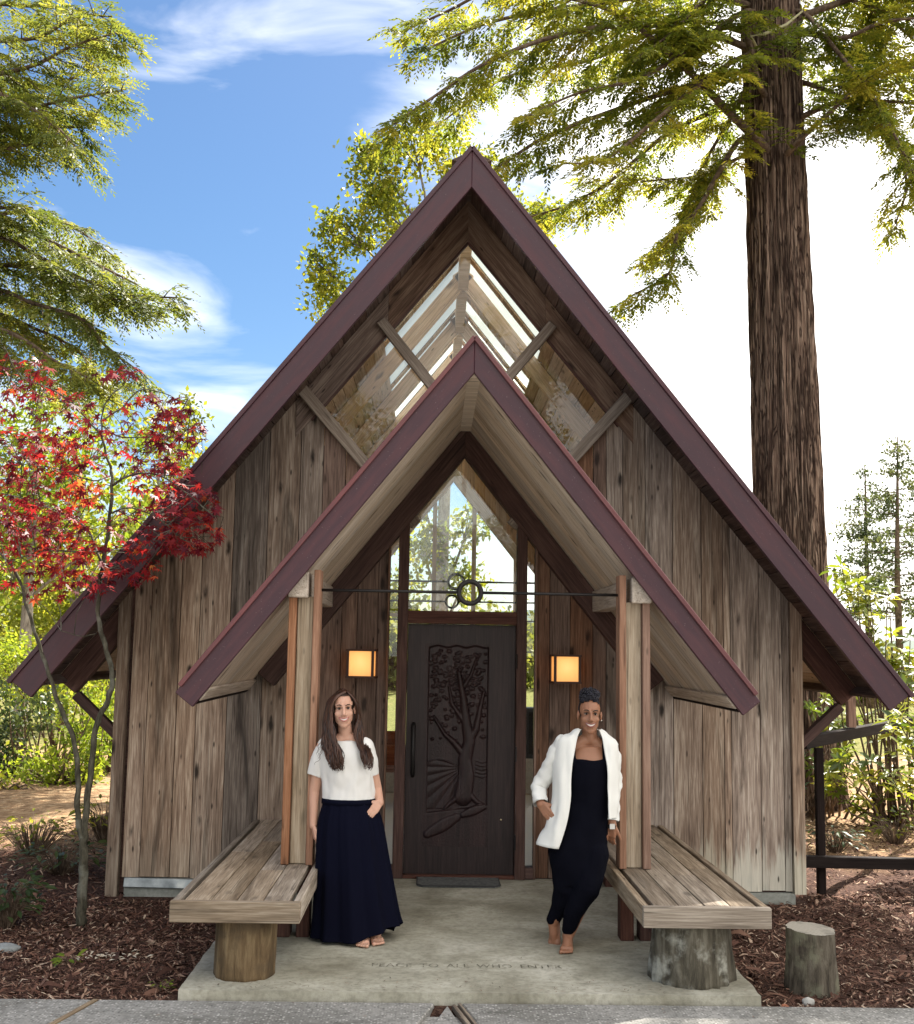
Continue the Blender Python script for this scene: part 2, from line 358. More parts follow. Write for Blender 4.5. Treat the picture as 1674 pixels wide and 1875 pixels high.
a = t.noise(t.coord((1,1,1), False), .9, 5, .6); b = t.noise(t.coord((1,1,1), False), 34, 4, .65, .5); d = t.noise(t.coord((1,1,1), False), 9, 4, .6)
c = t.ramp(b, [(.3,(.018,.009,.007)),(.5,(.06,.032,.024)),(.72,(.14,.085,.06))])
lit = t.ramp(d, [(.3,(.15,.085,.045)),(.52,(.31,.20,.11)),(.7,(.45,.33,.20))])
ps = t.n('ShaderNodeSeparateXYZ'); t.l(t.coord((1,1,1), False), ps.inputs[0])
mk = t.math('ADD', t.rng(ps.outputs[1], 1.0, 4.5, 0, 1), t.math('SUBTRACT', a, .5))
c = t.mix(t.rng(mk, .1, .55, 0, .9, True), c, lit)                  # bark mulch by the chapel, dry duff, paled as if sunlit, and grass beyond
grs = t.rng(t.math('ADD', t.rng(ps.outputs[1], 7, 16, 0, .7), t.math('SUBTRACT', a, .5)), .35, .6, 0, .8, True)
c = t.mix(grs, c, t.ramp(d, [(.3,(.05,.07,.015)),(.6,(.13,.15,.03)),(.8,(.24,.22,.08))]))
t.col(c); t.bump(t.math('ADD', b, t.math('MULTIPLY', d, .6)), .9, .03)
tag(link('ground', npmesh('ground', np.stack([GX,GY,GZ],-1).reshape(-1,3), F, smooth=True), t.m), kind='structure')

SLABZ = .055
path = MB(); path.box((-30,-14,-.3), (30,-3.32,-.012)); pth = tag(path.build('path', mPATH), kind='structure')
pa = (-.175,-3.20); L1 = (-.46,-4.9); R1 = (.22,-4.7)
def pslab(poly):
    m = MB(); m.prismz(poly, -.09, .014); o = m.build('paving_slab', mPATH, pth)
    bm = bmesh.new(); bm.from_mesh(o.data); bmesh.ops.bevel(bm, geom=[e for e in bm.edges], offset=.006, segments=1, affect='EDGES'); bm.to_mesh(o.data); bm.free()
eL0 = atz(170,1838,0); eL1 = atz(95,1880,0)
def ext(a, b, y): k = (y-a[1])/(b[1]-a[1]); return (a[0]+(b[0]-a[0])*k, y)
y0p, y1p = -3.17, -7.5
A0 = ext(eL0,eL1,y0p); A1 = ext(eL0,eL1,-4.6)
B0 = ext(atz(800,1836,0),atz(765,1878,0),y0p); B1 = ext(atz(800,1836,0),atz(765,1878,0),-4.6)
C0 = ext(atz(838,1836,0),atz(872,1880,0),y0p); C1 = ext(atz(838,1836,0),atz(872,1880,0),-4.6)
pslab([(-9,y0p),(-9,-4.6),(A1[0]-.02,-4.6),(A0[0]-.02,y0p)][::1])
pslab([(A0[0]+.02,y0p),(A1[0]+.02,-4.6),(B1[0],-4.6),(B0[0],y0p)])
pslab([((B0[0]+C0[0])/2,y0p-.03),(B1[0]+.10,-4.6),(C1[0]-.10,-4.6)])
pslab([(C0[0]+.01,y0p),(C1[0]+.01,-4.6),(9,-4.6),(9,y0p)])
# timber expansion strips in the joints
mSTRIP = wood('joint_strip', (.12,.085,.06), (.23,.175,.12), (.36,.29,.2), knots=.2, var=.1).m
board('joint_strip', mSTRIP, pth, (A0[0],y0p,.002), (A1[0],-4.6,.002), .026, .03, (0,0,1), .002)
board('joint_strip', mSTRIP, pth, (C0[0]-.035,y0p-.04,.004), (C1[0]-.03,-4.6,.004), .022, .03, (0,0,1), .002)
board('joint_strip', mSTRIP, pth, (C0[0]-.005,y0p-.02,.006), (C1[0]-.0,-4.6,.006), .014, .03, (0,0,1), .002)
slab = MB()
NXS, NYS = 90, 60
sx = np.linspace(-1.575,1.575,NXS); sy = np.linspace(-3.13,-.005,NYS)
sm = bpy.data.meshes.new('porch_slab'); bm = bmesh.new()
vv = {}
for j, y in enumerate(sy):
    for i, x in enumerate(sx):
        e = 0.
        if j == 0: e = .012*mnoise.noise((x*5,0,3))
        if i in (0,NXS-1): x += .012*mnoise.noise((y*6,i,1))
        vv[i,j] = bm.verts.new((x, y+e, SLABZ+.003*mnoise.noise((x*2,y*2,0))))
for j in range(NYS-1):
    for i in range(NXS-1): bm.faces.new((vv[i,j],vv[i+1,j],vv[i+1,j+1],vv[i,j+1]))
ed = [e for e in bm.edges if e.is_boundary]
r = bmesh.ops.extrude_edge_only(bm, edges=ed)
for v in r['geom']:
    if isinstance(v, bmesh.types.BMVert): v.co.z = -.2; v.co.y -= .004 if v.co.y < -3 else 0
bmesh.ops.recalc_face_normals(bm, faces=bm.faces); bm.to_mesh(sm); bm.free()
slabo = tag(link('porch_slab', sm, mSLAB), kind='structure')
# inscription scratched into the slab
cu = bpy.data.curves.new('inscription', 'FONT'); cu.body = 'PEACE TO ALL WHO ENTER'; cu.size = .105; cu.align_x = 'CENTER'; cu.space_character = 1.08; cu.space_word = 1.6
to = bpy.data.objects.new('tmp', cu); COL.objects.link(to); bpy.context.view_layer.update()
tm = bpy.data.meshes.new_from_object(to.evaluated_get(bpy.context.evaluated_depsgraph_get())); bpy.data.objects.remove(to)
xs = [v.co.x for v in tm.vertices]; w = max(xs)-min(xs)
pl = atz(680,1770,SLABZ); pr = atz(1030,1776,SLABZ); k = (pr.x-pl.x)/w
t = MT('scratched_groove', .95, spec=.1); ng = t.noise(t.coord((1,1,1), False), 18, 3); t.col((.13,.12,.09))
mxs = t.n('ShaderNodeMixShader'); trn = t.n('ShaderNodeBsdfTransparent'); t.l(t.rng(ng,.36,.62,.95,.15), mxs.inputs[0]); t.l(trn.outputs[0], mxs.inputs[1]); t.l(t.b.outputs[0], mxs.inputs[2]); t.l(mxs.outputs[0], t.out.inputs[0])
bm = bmesh.new(); bm.from_mesh(tm)
ins = bpy.data.meshes.new('inscription')
bm.to_mesh(ins); bm.free()
io = link('inscription', ins, t.m, slabo, Matrix.Translation(((pl.x+pr.x)/2, (pl.y+pr.y)/2, SLABZ+.0045)) @ Matrix.Diagonal((k,1.0,1,1)))
io['label'] = 'faint words scratched into the concrete'

# ------------------------------------------------------------------ the chapel
S = 1.255; CS = 1/math.sqrt(1+S*S)              # roof slope, cosine
RZ = 5.77                                       # underside of main roof at the ridge
PZ = 3.76                                       # underside of porch roof at its ridge
YB = 5.5                                        # rear wall
chapel = empty('chapel', (0,0,-.1), 0, 'steep gabled redwood chapel with maroon fascia, glazed gable and porch', 'chapel')
chapel.location = (0,0,0)
# --- front wall
bk = MB()
bk.prism([(-2.76,-.1),(-.62,-.1),(-.62,2.72),(-1.40,3.9),(-1.44,3.95),(-2.76,RZ-S*2.76-.02)], .035, .11)
bk.prism([(.62,-.1),(2.76,-.1),(2.76,RZ-S*2.76-.02),(1.44,3.95),(1.40,3.9),(.62,2.72)], .035, .11)
wallF = bk.build('front_wall', mBEAM, chapel)
TRX, TRZ, TRS = 1.41, 4.02, 1.143               # lower edge of the window trim
def top(x):
    a = abs(x); z = RZ - S*a - .004
    if a < TRX+.03: z = min(z, TRZ - TRS*(TRX-a))
    return z
edges_l = [-2.71,-2.57,-2.33,-2.17,-1.92,-1.64,-1.38,-1.19,-1.0,-.87,-.70,-.60]
edges_r = [.62,.73,.90,1.09,1.20,1.34,1.53,1.76,2.00,2.18,2.24,2.48,2.67,2.73]
for ed, bot in ((edges_l,.03),(edges_r,-.02)):
    for i in range(len(ed)-1):
        x0, x1 = ed[i]+.003, ed[i+1]-.003
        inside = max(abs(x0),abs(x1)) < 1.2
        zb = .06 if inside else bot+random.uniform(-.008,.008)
        pts = [(x0,zb),(x1,zb),(x1,top(x1))]
        xb = (TRX+.03)*(-1 if x0 < 0 else 1)
        if x0 < xb < x1: pts.append((xb, top(xb)))
        pts.append((x0, top(x0)))
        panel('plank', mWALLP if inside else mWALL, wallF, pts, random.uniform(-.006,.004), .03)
# corner posts and boards
for sgn in (-1, 1):
    x0, x1 = sorted((sgn*2.735, sgn*2.83))
    zt = RZ-S*2.84
    panel('corner_board', mWALL, wallF, [(x0,-.16),(x1,-.16),(x1,RZ-S*abs(x1)-.004),(x0,RZ-S*abs(x0)-.004)] if sgn<0 else [(x0,-.04),(x1,-.04),(x1,RZ-S*abs(x1)-.004),(x0,RZ-S*abs(x0)-.004)], -.035, .05)
# skirt flashing and footing
fl = MB(); fl.box((-2.68,-.03,-.16), (-1.6,.03,.022)); fl.build('foundation', mFOOT, chapel)
fl = MB(); fl.box((1.6,-.03,-.16), (2.74,.03,-.035)); fl.build('foundation', mFOOT, chapel)
fm = MT('galvanised_flashing', .45, .6); fm.col(fm.ramp(fm.noise(fm.coord((2,2,8)), 4, 4), [(.3,(.12,.14,.15)),(.6,(.3,.33,.34)),(.8,(.5,.52,.5))]))
board('flashing', fm.m, chapel, (-2.68,-.045,-.005), (-1.7,-.045,-.02), .075, .008, (0,-1,.25))
# --- rake boards, window trim, mullions, panes (gable glazing)
GZ0, GS = 5.39, 1.22
def gl(x): return GZ0-GS*abs(x)
for s in (-1, 1):
    # wide board between glass and soffit, in two lengths like the photograph
    def rk(xa, xb, nm='rake_board'):
        q = [(s*xa, gl(xa)), (s*xb, gl(xb)), (s*xb, RZ-S*xb-.01), (s*xa, RZ-S*xa-.01)]
        # grain along the slope
        p0 = Vector((s*xa, 0, (q[0][1]+q[3][1])/2)); p1 = Vector((s*xb, 0, (q[1][1]+q[2][1])/2))
        x = (p1-p0).normalized(); z = Vector((0,-1,0)); y = z.cross(x); o = (p0+p1)/2
        m = axes(o, x, y, z); mi = m.inverted(); me = bpy.data.meshes.new(nm)
        vs = [mi @ Vector((a,-.012,b)) for a, b in q]+[mi @ Vector((a,.06,b)) for a, b in q]
        me.from_pydata(vs, [], [(0,1,2,3),(7,6,5,4),(1,0,4,5),(2,1,5,6),(3,2,6,7),(0,3,7,4)])
        bm = bmesh.new(); bm.from_mesh(me); bmesh.ops.recalc_face_normals(bm, faces=bm.faces); bm.to_mesh(me); bm.free()
        link(nm, me, mRAKE, wallF, m)
    rk(.0005, .6735); rk(.675, 1.43)
    # mullion between the top pane and the side pane, and the lower trim
    board('mullion', mTRIM, wallF, (s*.735,-.02,gl(.735)+.17), (s*.10,-.02,gl(.735)+.17-.635*1.24), .085, .09, (0,-1,0), .005)
    board('trim_board', mTRIM, wallF, (s*1.50,-.026,TRZ+.16), (s*.40,-.026,TRZ+.16-1.10*TRS), .10, .08, (0,-1,0), .005)
    # putty line along the glass edge
    board('glazing_bead', mBEAM, wallF, (s*.0,-.002,gl(0)-.012), (s*1.30,-.002,gl(1.30)-.012), .018, .04, (0,-1,0), .002)
wtop = empty('gable_window', (0,0,0)); wtop.parent = chapel
def pane(poly, y=.03, par=wtop, nm='pane', mat=mGLASS):
    m = MB(); m.prism(poly, y, y+.006); return m.build(nm, mat, par)
mz = lambda x: gl(.735)+.17-(.735-abs(x))*1.24          # mullion centre line
pane([(0,mz(0)),(.66,gl(.66)),(0,gl(0)),(-.66,gl(.66))])
for s in (-1,1):
    P = [(s*.66,gl(.66)-.06),(s*.02,mz(.02)),(s*.02,2.9),(s*.42,TRZ+.16-1.08*TRS),(s*1.35,gl(1.35))]
    pane(P if s < 0 else P[::-1], .034)
# --- entrance: posts, transom, sloping beams, slots
OZ = 3.51
for s in (-1,1):
    board('door_post', mBEAM, chapel, (s*.492,-.01,SLABZ), (s*.492,-.01,OZ-S*.492+.06), .085, .14, (0,-1,0))
    board('jamb_board', mWALLP, chapel, (s*.612,-.004,SLABZ+.002), (s*.612,-.004,OZ-S*.612+.06), .018, .11, (0,-1,0))
    m_ = .115
    p0 = Vector((s*-.0, -.05, OZ+m_)); p1 = Vector((s*1.62, -.05, OZ+m_-S*1.62))
    rakepoly('gable_beam', mBEAM, chapel, s, OZ+.245, .265, 1.66, -.115, .015)
    board('slot_sill', mBEAM, chapel, (s*.535,-.02,SLABZ+.05), (s*.603,-.02,SLABZ+.05), .09, .12, (0,-1,0))
    sp = [(s*.535,SLABZ+.09),(s*.603,SLABZ+.09),(s*.603,OZ-S*.603),(s*.535,OZ-S*.535)]
    w = empty('slot_window', (0,0,0)); w.parent = chapel
    pane(sp if s > 0 else sp[::-1], .02, w)
board('transom', mBEAM, chapel, (-.449,-.015,2.15), (.449,-.015,2.15), .105, .13, (0,-1,0))
board('threshold', mBEAM, chapel, (-.449,-.01,SLABZ+.014), (.449,-.01,SLABZ+.014), .028, .13, (0,-1,0))
trw = empty('transom_window', (0,0,0)); trw.parent = chapel
pane([(-.449,2.2),(.449,2.2),(.449,OZ-S*.449),(0,OZ),(-.449,OZ-S*.449)], .022, trw)
# --- carved door
tD = wood('carved_door_wood', (.011,.005,.006), (.022,.010,.011), (.038,.018,.018), rough=.48, knots=.1, streak=.25, var=.02, spec=.35, upright=True)
mDOOR = tD.m
DZ0, DZ1 = SLABZ+.03, 2.095
doro = MB(); doro.box((-.445,.016,DZ0), (.445,.04,DZ1)); doro.box((-.4485,.0405,DZ0), (.4485,.05,2.0965)); door = doro.build('door', mDOOR, chapel)
NX, NZ = 150, 300
px = np.linspace(-.30,.235,NX); pz = np.linspace(.30,1.935,NZ); PX, PZg = np.meshgrid(px, pz)
def seg(x, z, a, b):
    ax, az = a; bx, bz = b; dx, dz = bx-ax, bz-az; t = np.clip(((x-ax)*dx+(z-az)*dz)/(dx*dx+dz*dz),0,1)
    return np.hypot(x-ax-t*dx, z-az-t*dz), t
H = np.zeros_like(PX)
inn = smooth(-.275,-.262,PX)*(1-smooth(.215,.228,PX))*smooth(.56,.575,PZg-.12*(PX+.27))*(1-smooth(1.905,1.918,PZg+.008*np.sin(PX*40)))
H -= .012*inn
rngd = np.random.default_rng(3)
can = np.zeros_like(PX)                       # leaf clumps of the carved tree
for i in range(260):
    cx_ = rngd.uniform(-.26,.21); cz_ = rngd.uniform(1.15,1.88)
    if cz_ < 1.3+abs(cx_-.05)*.5 and rngd.random() < .7: continue
    r_ = rngd.uniform(.012,.03); d_ = np.hypot((PX-cx_)/1.0,(PZg-cz_)/.7)
    can = np.maximum(can, np.clip(1-(d_/r_)**2,0,1)*rngd.uniform(.5,1))
H += .011*can*inn
def limbr(pts, r0, r1, h):
    global H
    n = len(pts)-1
    for i in range(n):
        d_, t_ = seg(PX, PZg, pts[i], pts[i+1]); r_ = r0+(r1-r0)*((i+t_)/n); H = np.maximum(H, (-.012+h*np.sqrt(np.clip(1-(d_/r_)**2,0,1)))*inn)
limbr([(.03,.70),(.055,.86),(.04,1.0),(.075,1.14),(.045,1.3),(.02,1.5),(-.02,1.7)], .075, .02, .022)
limbr([(.06,1.12),(.13,1.24),(.16,1.42),(.19,1.55)], .035, .012, .017)
limbr([(.045,1.02),(-.05,1.13),(-.13,1.2),(-.22,1.34)], .032, .01, .017)
limbr([(.03,1.3),(-.07,1.44),(-.1,1.58)], .025, .01, .015)
limbr([(.0,1.55),(.08,1.68),(.12,1.8)], .02, .008, .014)
limbr([(.03,.72),(-.06,.66),(-.12,.6)], .03, .01, .013); limbr([(.06,.74),(.14,.66),(.19,.64)], .03, .01, .013)
hill = .96+.035*np.cos((PX+.17)*14); rays = (PZg < hill) & (PX < .0) & (PZg > .6)
ang = np.arctan2(PZg-.93, PX-.03); H += np.where(rays, .0045*np.abs(np.sin(ang*13)), 0)*inn
H += .008*(1-smooth(0,.006,np.abs(PZg-hill)))*(PX < 0)*inn
for k in range(5): H += .006*(1-smooth(0,.006,np.abs(PZg-.86-.03*k-.006*np.sin(PX*60))))*(PX > .13)*inn
for (a, b, r0) in (((-.255,.40),(-.02,.535),.05),((.03,.555),(.20,.62),.036)):   # the long leaf shapes at the foot
    d_, t_ = seg(PX, PZg, a, b); rr = r0*(.6+.4*np.sin(np.pi*np.clip(t_,.05,.95))); H = np.maximum(H, np.where(d_ < rr, .009*np.sqrt(np.clip(1-(d_/rr)**4,0,1)), H))
H += rngd.normal(0,.0004,H.shape)
Vd = np.stack([PX, -.0135-H*1.0-.012*0, PZg], -1)
Vd[...,1] = np.minimum(-.018-H*1.9, .0145)
I = np.arange(NX*NZ).reshape(NZ,NX); Fd = np.stack([I[:-1,:-1], I[:-1,1:], I[1:,1:], I[1:,:-1]],-1).reshape(-1,4)
cv = link('carving', npmesh('carving', Vd.reshape(-1,3), Fd, smooth=True), mDOOR, door); cv['label'] = 'carved relief of a tree over fields'
# frame around the carving so the panel edge closes
fr = MB()
for lo, hi in (((-.445,-.0165,.30),(-.30,-.012,1.935)),((.235,-.0165,.30),(.445,-.012,1.935)),((-.445,-.0165,DZ0),(.445,-.012,.30)),((-.445,-.0165,1.935),(.445,-.012,DZ1))): fr.box(lo, (hi[0],.0155,hi[2]))
fr.build('door_frame_face', mDOOR, door)
hd = MB(); hd.tube([(-.385,-.02,.86),(-.385,-.055,.88),(-.385,-.06,1.05),(-.385,-.055,1.26),(-.385,-.02,1.28)], [.016,.018,.017,.018,.016], 8); hd.build('door_handle', mIRON, door, True)
for z in (.35,1.05,1.8):
    hg = MB(); hg.tube([(.452,-.085,z-.06),(.452,-.085,z+.06)], .009, 6); hg.build('hinge', mIRON, door)
kn = MB(); kn.ball((.34,-.026,.52), .008, 8, 6); kn.build('peep_stud', plain('brass', (.6,.5,.3), .3, 1), door)
# --- main roof
roof = empty('roof', (0,0,0)); roof.parent = chapel
YF = -.80; YE = YB+.5
BWd = .152; nrow = 35
def slope_pt(s, d, h=0.):       # d metres down the slope from the ridge, h above the underside
    return Vector((s*(d*CS + h*S*CS), 0, RZ - d*S*CS + h*CS))
sky_gaps = [(.25+i*.62, .25+i*.62+.46) for i in range(8)]      # skylight strips along the ridge
solid = []; p = YF+.05
for a, b in sky_gaps: solid.append((p, a)); p = b
solid.append((p, YE))
NSK = 8
for s in (-1,1):
    nrm = Vector((s*S*CS, 0, CS))
    for r in range(nrow):
        d0 = r*BWd+.004; dm = d0+BWd/2
        c = slope_pt(s, dm, .02)
        spans = solid if r < NSK else [(YF+.05, YE)]
        for a, b in spans:
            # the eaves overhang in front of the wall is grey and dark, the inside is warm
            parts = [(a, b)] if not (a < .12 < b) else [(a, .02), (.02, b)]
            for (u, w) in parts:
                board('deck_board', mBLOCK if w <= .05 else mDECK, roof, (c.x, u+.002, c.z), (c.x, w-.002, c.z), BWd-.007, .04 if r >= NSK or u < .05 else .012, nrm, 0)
    # covering above the boards
    def cover(d0, d1, y0, y1, nm='roof_covering', mat=mROOF, h0=.045, h1=.07, par=roof):
        a, b = slope_pt(s,d0,h0), slope_pt(s,d1,h0); c_, e = slope_pt(s,d1,h1), slope_pt(s,d0,h1)
        m = MB(); poly = [(a.x,a.z),(b.x,b.z),(c_.x,c_.z),(e.x,e.z)]
        m.prism(poly if s < 0 else poly[::-1], y0, y1); return m.build(nm, mat, par)
    cover(NSK*BWd+.002, nrow*BWd+.01, YF+.03, YE)
    for a, b in solid: cover(.0, NSK*BWd, max(a,YF+.03), b, h0=.042, h1=.05 if a > 0 else .07)
    for a, b in sky_gaps:
        sk = cover(.02, NSK*BWd-.01, a+.005, b-.005, 'skylight', mSKYL, .03, .04)
    # rake fascia with drip edge, back fascia, eave board
    for yy, ny in ((YF,-1),(YE+.02,1)):
        zt = 5.872; h = .325
        pc = (zt-h/2)
        eX = 3.40
        q = [(0,zt),(s*eX,zt-S*eX),(s*(eX-h*S*CS*CS),zt-S*eX-h*CS*CS),(0,zt-h)]
        o = Vector((s*eX/2, yy, zt-h/2-S*eX/2)); x = Vector((s,0,-S)).normalized(); z = Vector((0,-1,0)); y = z.cross(x); m = axes(o,x,y,z); mi = m.inverted()
        me = bpy.data.meshes.new('fascia'); vs = [mi @ Vector((a,yy-.02,b)) for a,b in q]+[mi @ Vector((a,yy+.025,b)) for a,b in q]
        me.from_pydata(vs, [], [(0,1,2,3),(7,6,5,4),(1,0,4,5),(2,1,5,6),(3,2,6,7),(0,3,7,4)])
        bm = bmesh.new(); bm.from_mesh(me); bmesh.ops.recalc_face_normals(bm, faces=bm.faces); bmesh.ops.bevel(bm, geom=list(bm.edges), offset=.004, segments=1, affect='EDGES'); bm.to_mesh(me); bm.free()
        link('fascia', me, mFASC, roof, m)
    board('drip_edge', mFASC, roof, (0,YF-.012,5.876), (s*3.415,YF-.012,5.876-S*3.415), .035, .05, (0,-1,0), .003)
    board('eave_board', mBLOCK, roof, (s*3.30,YF+.03,1.62), (s*3.30,YE,1.62), .16, .03, (s*CS,0,-S*CS), .003)
    # outer rafter under the soffit with its brace, at the gable wall
    ra = slope_pt(s, 4.30, -.10); rb = slope_pt(s, 5.33, -.10)
    board('rafter', mBEAM, roof, (ra.x,.06,ra.z), (rb.x,.06,rb.z), .19, .10, (0,-1,0), .006)
    board('brace', mBEAM, roof, (s*2.80,.06,1.13), (s*3.17,.06,1.47), .075, .09, (0,-1,0), .005)
    # interior ridge rafters
    for k in range(1,4):
        ra = slope_pt(s, .02, -.08); rb = slope_pt(s, 4.45, -.08); yy = .2+k*1.6-.05
        board('rafter', mDECK, roof, (ra.x,yy,ra.z), (rb.x,yy,rb.z), .15, .07, (0,-1,0), .005)
rc = MB(); rc.prism([(-.02,5.748),(.02,5.748),(.16,5.79),(0,5.87),(-.16,5.79)], YF+.027, .0); rc.build('ridge_filler', mBLOCK, roof)
rb_ = MB(); rb_.box((-.05,.12,RZ-.26), (.05,YB,RZ-.06)); rb_.build('ridge_beam', mDECK, roof)
# --- side and rear walls, interior
fl = MB(); fl.box((-2.74,.115,-.15), (2.74,YB,SLABZ-.01)); fl.build('floor', plain('pale_floor', (.68,.60,.50), .5), chapel)
for s in (-1,1):
    xa, xb = min(s*2.70,s*2.78), max(s*2.70,s*2.78); zt = RZ-S*2.78-.02
    sw = MB(); sw.box((xa,.112,-.14), (xb,YB,.35)); sw.box((xa,.112,zt-.12), (xb,YB,zt))
    for k in range(5): yy = .112+k*(YB-.112-.12)/4; sw.box((xa,yy,.3501), (xb,yy+.12,zt-.1201))
    sw = sw.build('side_wall', mWALLP, chapel)
    for k in range(4):  # side glazing added out of view to let light into the interior
        yy = .112+k*(YB-.112-.12)/4+.12; m = MB(); m.box((s*2.74-.003,yy,.35), (s*2.74+.003,yy+(YB-.112-.12)/4-.12,zt-.12)); m.build('pane', mGLASS, sw)
rear = MB()
rear.prism([(-2.76,-.14),(2.76,-.14),(2.76,.5),(-2.76,.5)], YB, YB+.1)
for s in (-1,1):
    P = [(s*1.6,.5),(s*2.76,.5),(s*2.76,RZ-S*2.76),(s*1.6,RZ-S*1.6)]; rear.prism(P if s>0 else P[::-1], YB, YB+.1)
rw = rear.build('rear_wall', mINT, chapel)
mCREAM = concrete('cream_plaster', (.52,.46,.38), (.6,.54,.46), (.68,.62,.54))
for i in range(6):
    x0 = -2.66+i*.885; m = MB(); m.box((x0+.004,YB-.03,SLABZ), (x0+.881,YB-.002,.34)); m.build('wall_panel', mCREAM, rw)
    m = MB(); m.box((x0+.004,YB-.03,.346), (x0+.881,YB-.002,.60)); m.build('wall_panel', mCREAM, rw)
for s in (-1,1):
    for i in range(8):
        x0 = s*(1.6+i*.142); x1 = s*(1.6+i*.142+.138); a, b = min(x0,x1), max(x0,x1)
        panel('plank', mINT, rw, [(a,.61),(b,.61),(b,RZ-S*abs(b)-.05),(a,RZ-S*abs(a)-.05)], YB-.022, YB-.002)
    board('window_post', mINTP, rw, (s*1.57,YB-.045,.6), (s*1.57,YB-.045,RZ-S*1.57-.08), .08, .10, (0,-1,0), .004)
    for i in range(11):                             # short boards between the window head and the gable glazing
        x0 = .001+i*.142; x1 = x0+.1413; pts = [(s*x0,4.25-S*x0),(s*x1,4.25-S*x1),(s*x1,4.78-S*x1),(s*x0,4.78-S*x0)]
        panel('plank', mINT, rw, pts if s>0 else pts[::-1], YB-.022, YB+.02)
    rakepoly('window_head', mINTP, rw, s, 4.30, .22, .98, YB-.105, YB-.023)
    board('window_post', mINTP, rw, (s*.86,YB-.045,.6), (s*.86,YB-.045,3.1), .10, .10, (0,-1,0), .004)
    rakepoly('roof_truss', mINTP, rw, s, 4.85, .2, 2.1, YB-1.64, YB-1.56)
board('mullion', mINTP, rw, (-.235,YB-.04,.6), (-.235,YB-.04,3.8), .055, .09, (0,-1,0), .003)
board('mullion', mINTP, rw, (.285,YB-.04,.6), (.285,YB-.04,3.75), .055, .09, (0,-1,0), .003)
board('window_sill', mINTP, rw, (-.9,YB-.06,.62), (.9,YB-.06,.62), .05, .14, (0,-1,0), .003)
board('window_rail', mINTP, rw, (-.8,YB-.03,2.32), (.8,YB-.03,2.32), .04, .06, (0,-1,0), .003)
rwin = empty('rear_window', (0,0,0)); rwin.parent = chapel
pane([(-1.6,.5),(1.6,.5),(1.6,RZ-S*1.6-.02),(0,RZ-.02),(-1.6,RZ-S*1.6-.02)], YB+.03, rwin)  # the gable glass above the head is added, unseen, to light the ceiling
# tie rods with rings, porch and inside
def tierod(y, z, hw, r, ring, rr, par, dx=0.):
    m = MB(); m.tube([(-hw,y,z),(dx-ring*.9,y,z)], r, 6); m.tube([(dx+ring*.9,y,z),(hw,y,z)], r, 6)
    n = 28; pts = [(dx+ring*math.cos(2*math.pi*i/n),y,z+ring*math.sin(2*math.pi*i/n)) for i in range(n+1)]
    m.tube(pts, rr, 8, False); return m.build('tie_rod', mIRON, par, True)
tierod(-1.90, 2.27, 1.03, .011, .074, .016, chapel)
tierod(1.75, 2.55, 2.4, .011, .075, .013, chapel, -.02); tierod(3.4, 2.42, 2.4, .011, .07, .012, chapel, -.03); tierod(5.0, 2.25, 2.4, .011, .075, .012, chapel, -.03)
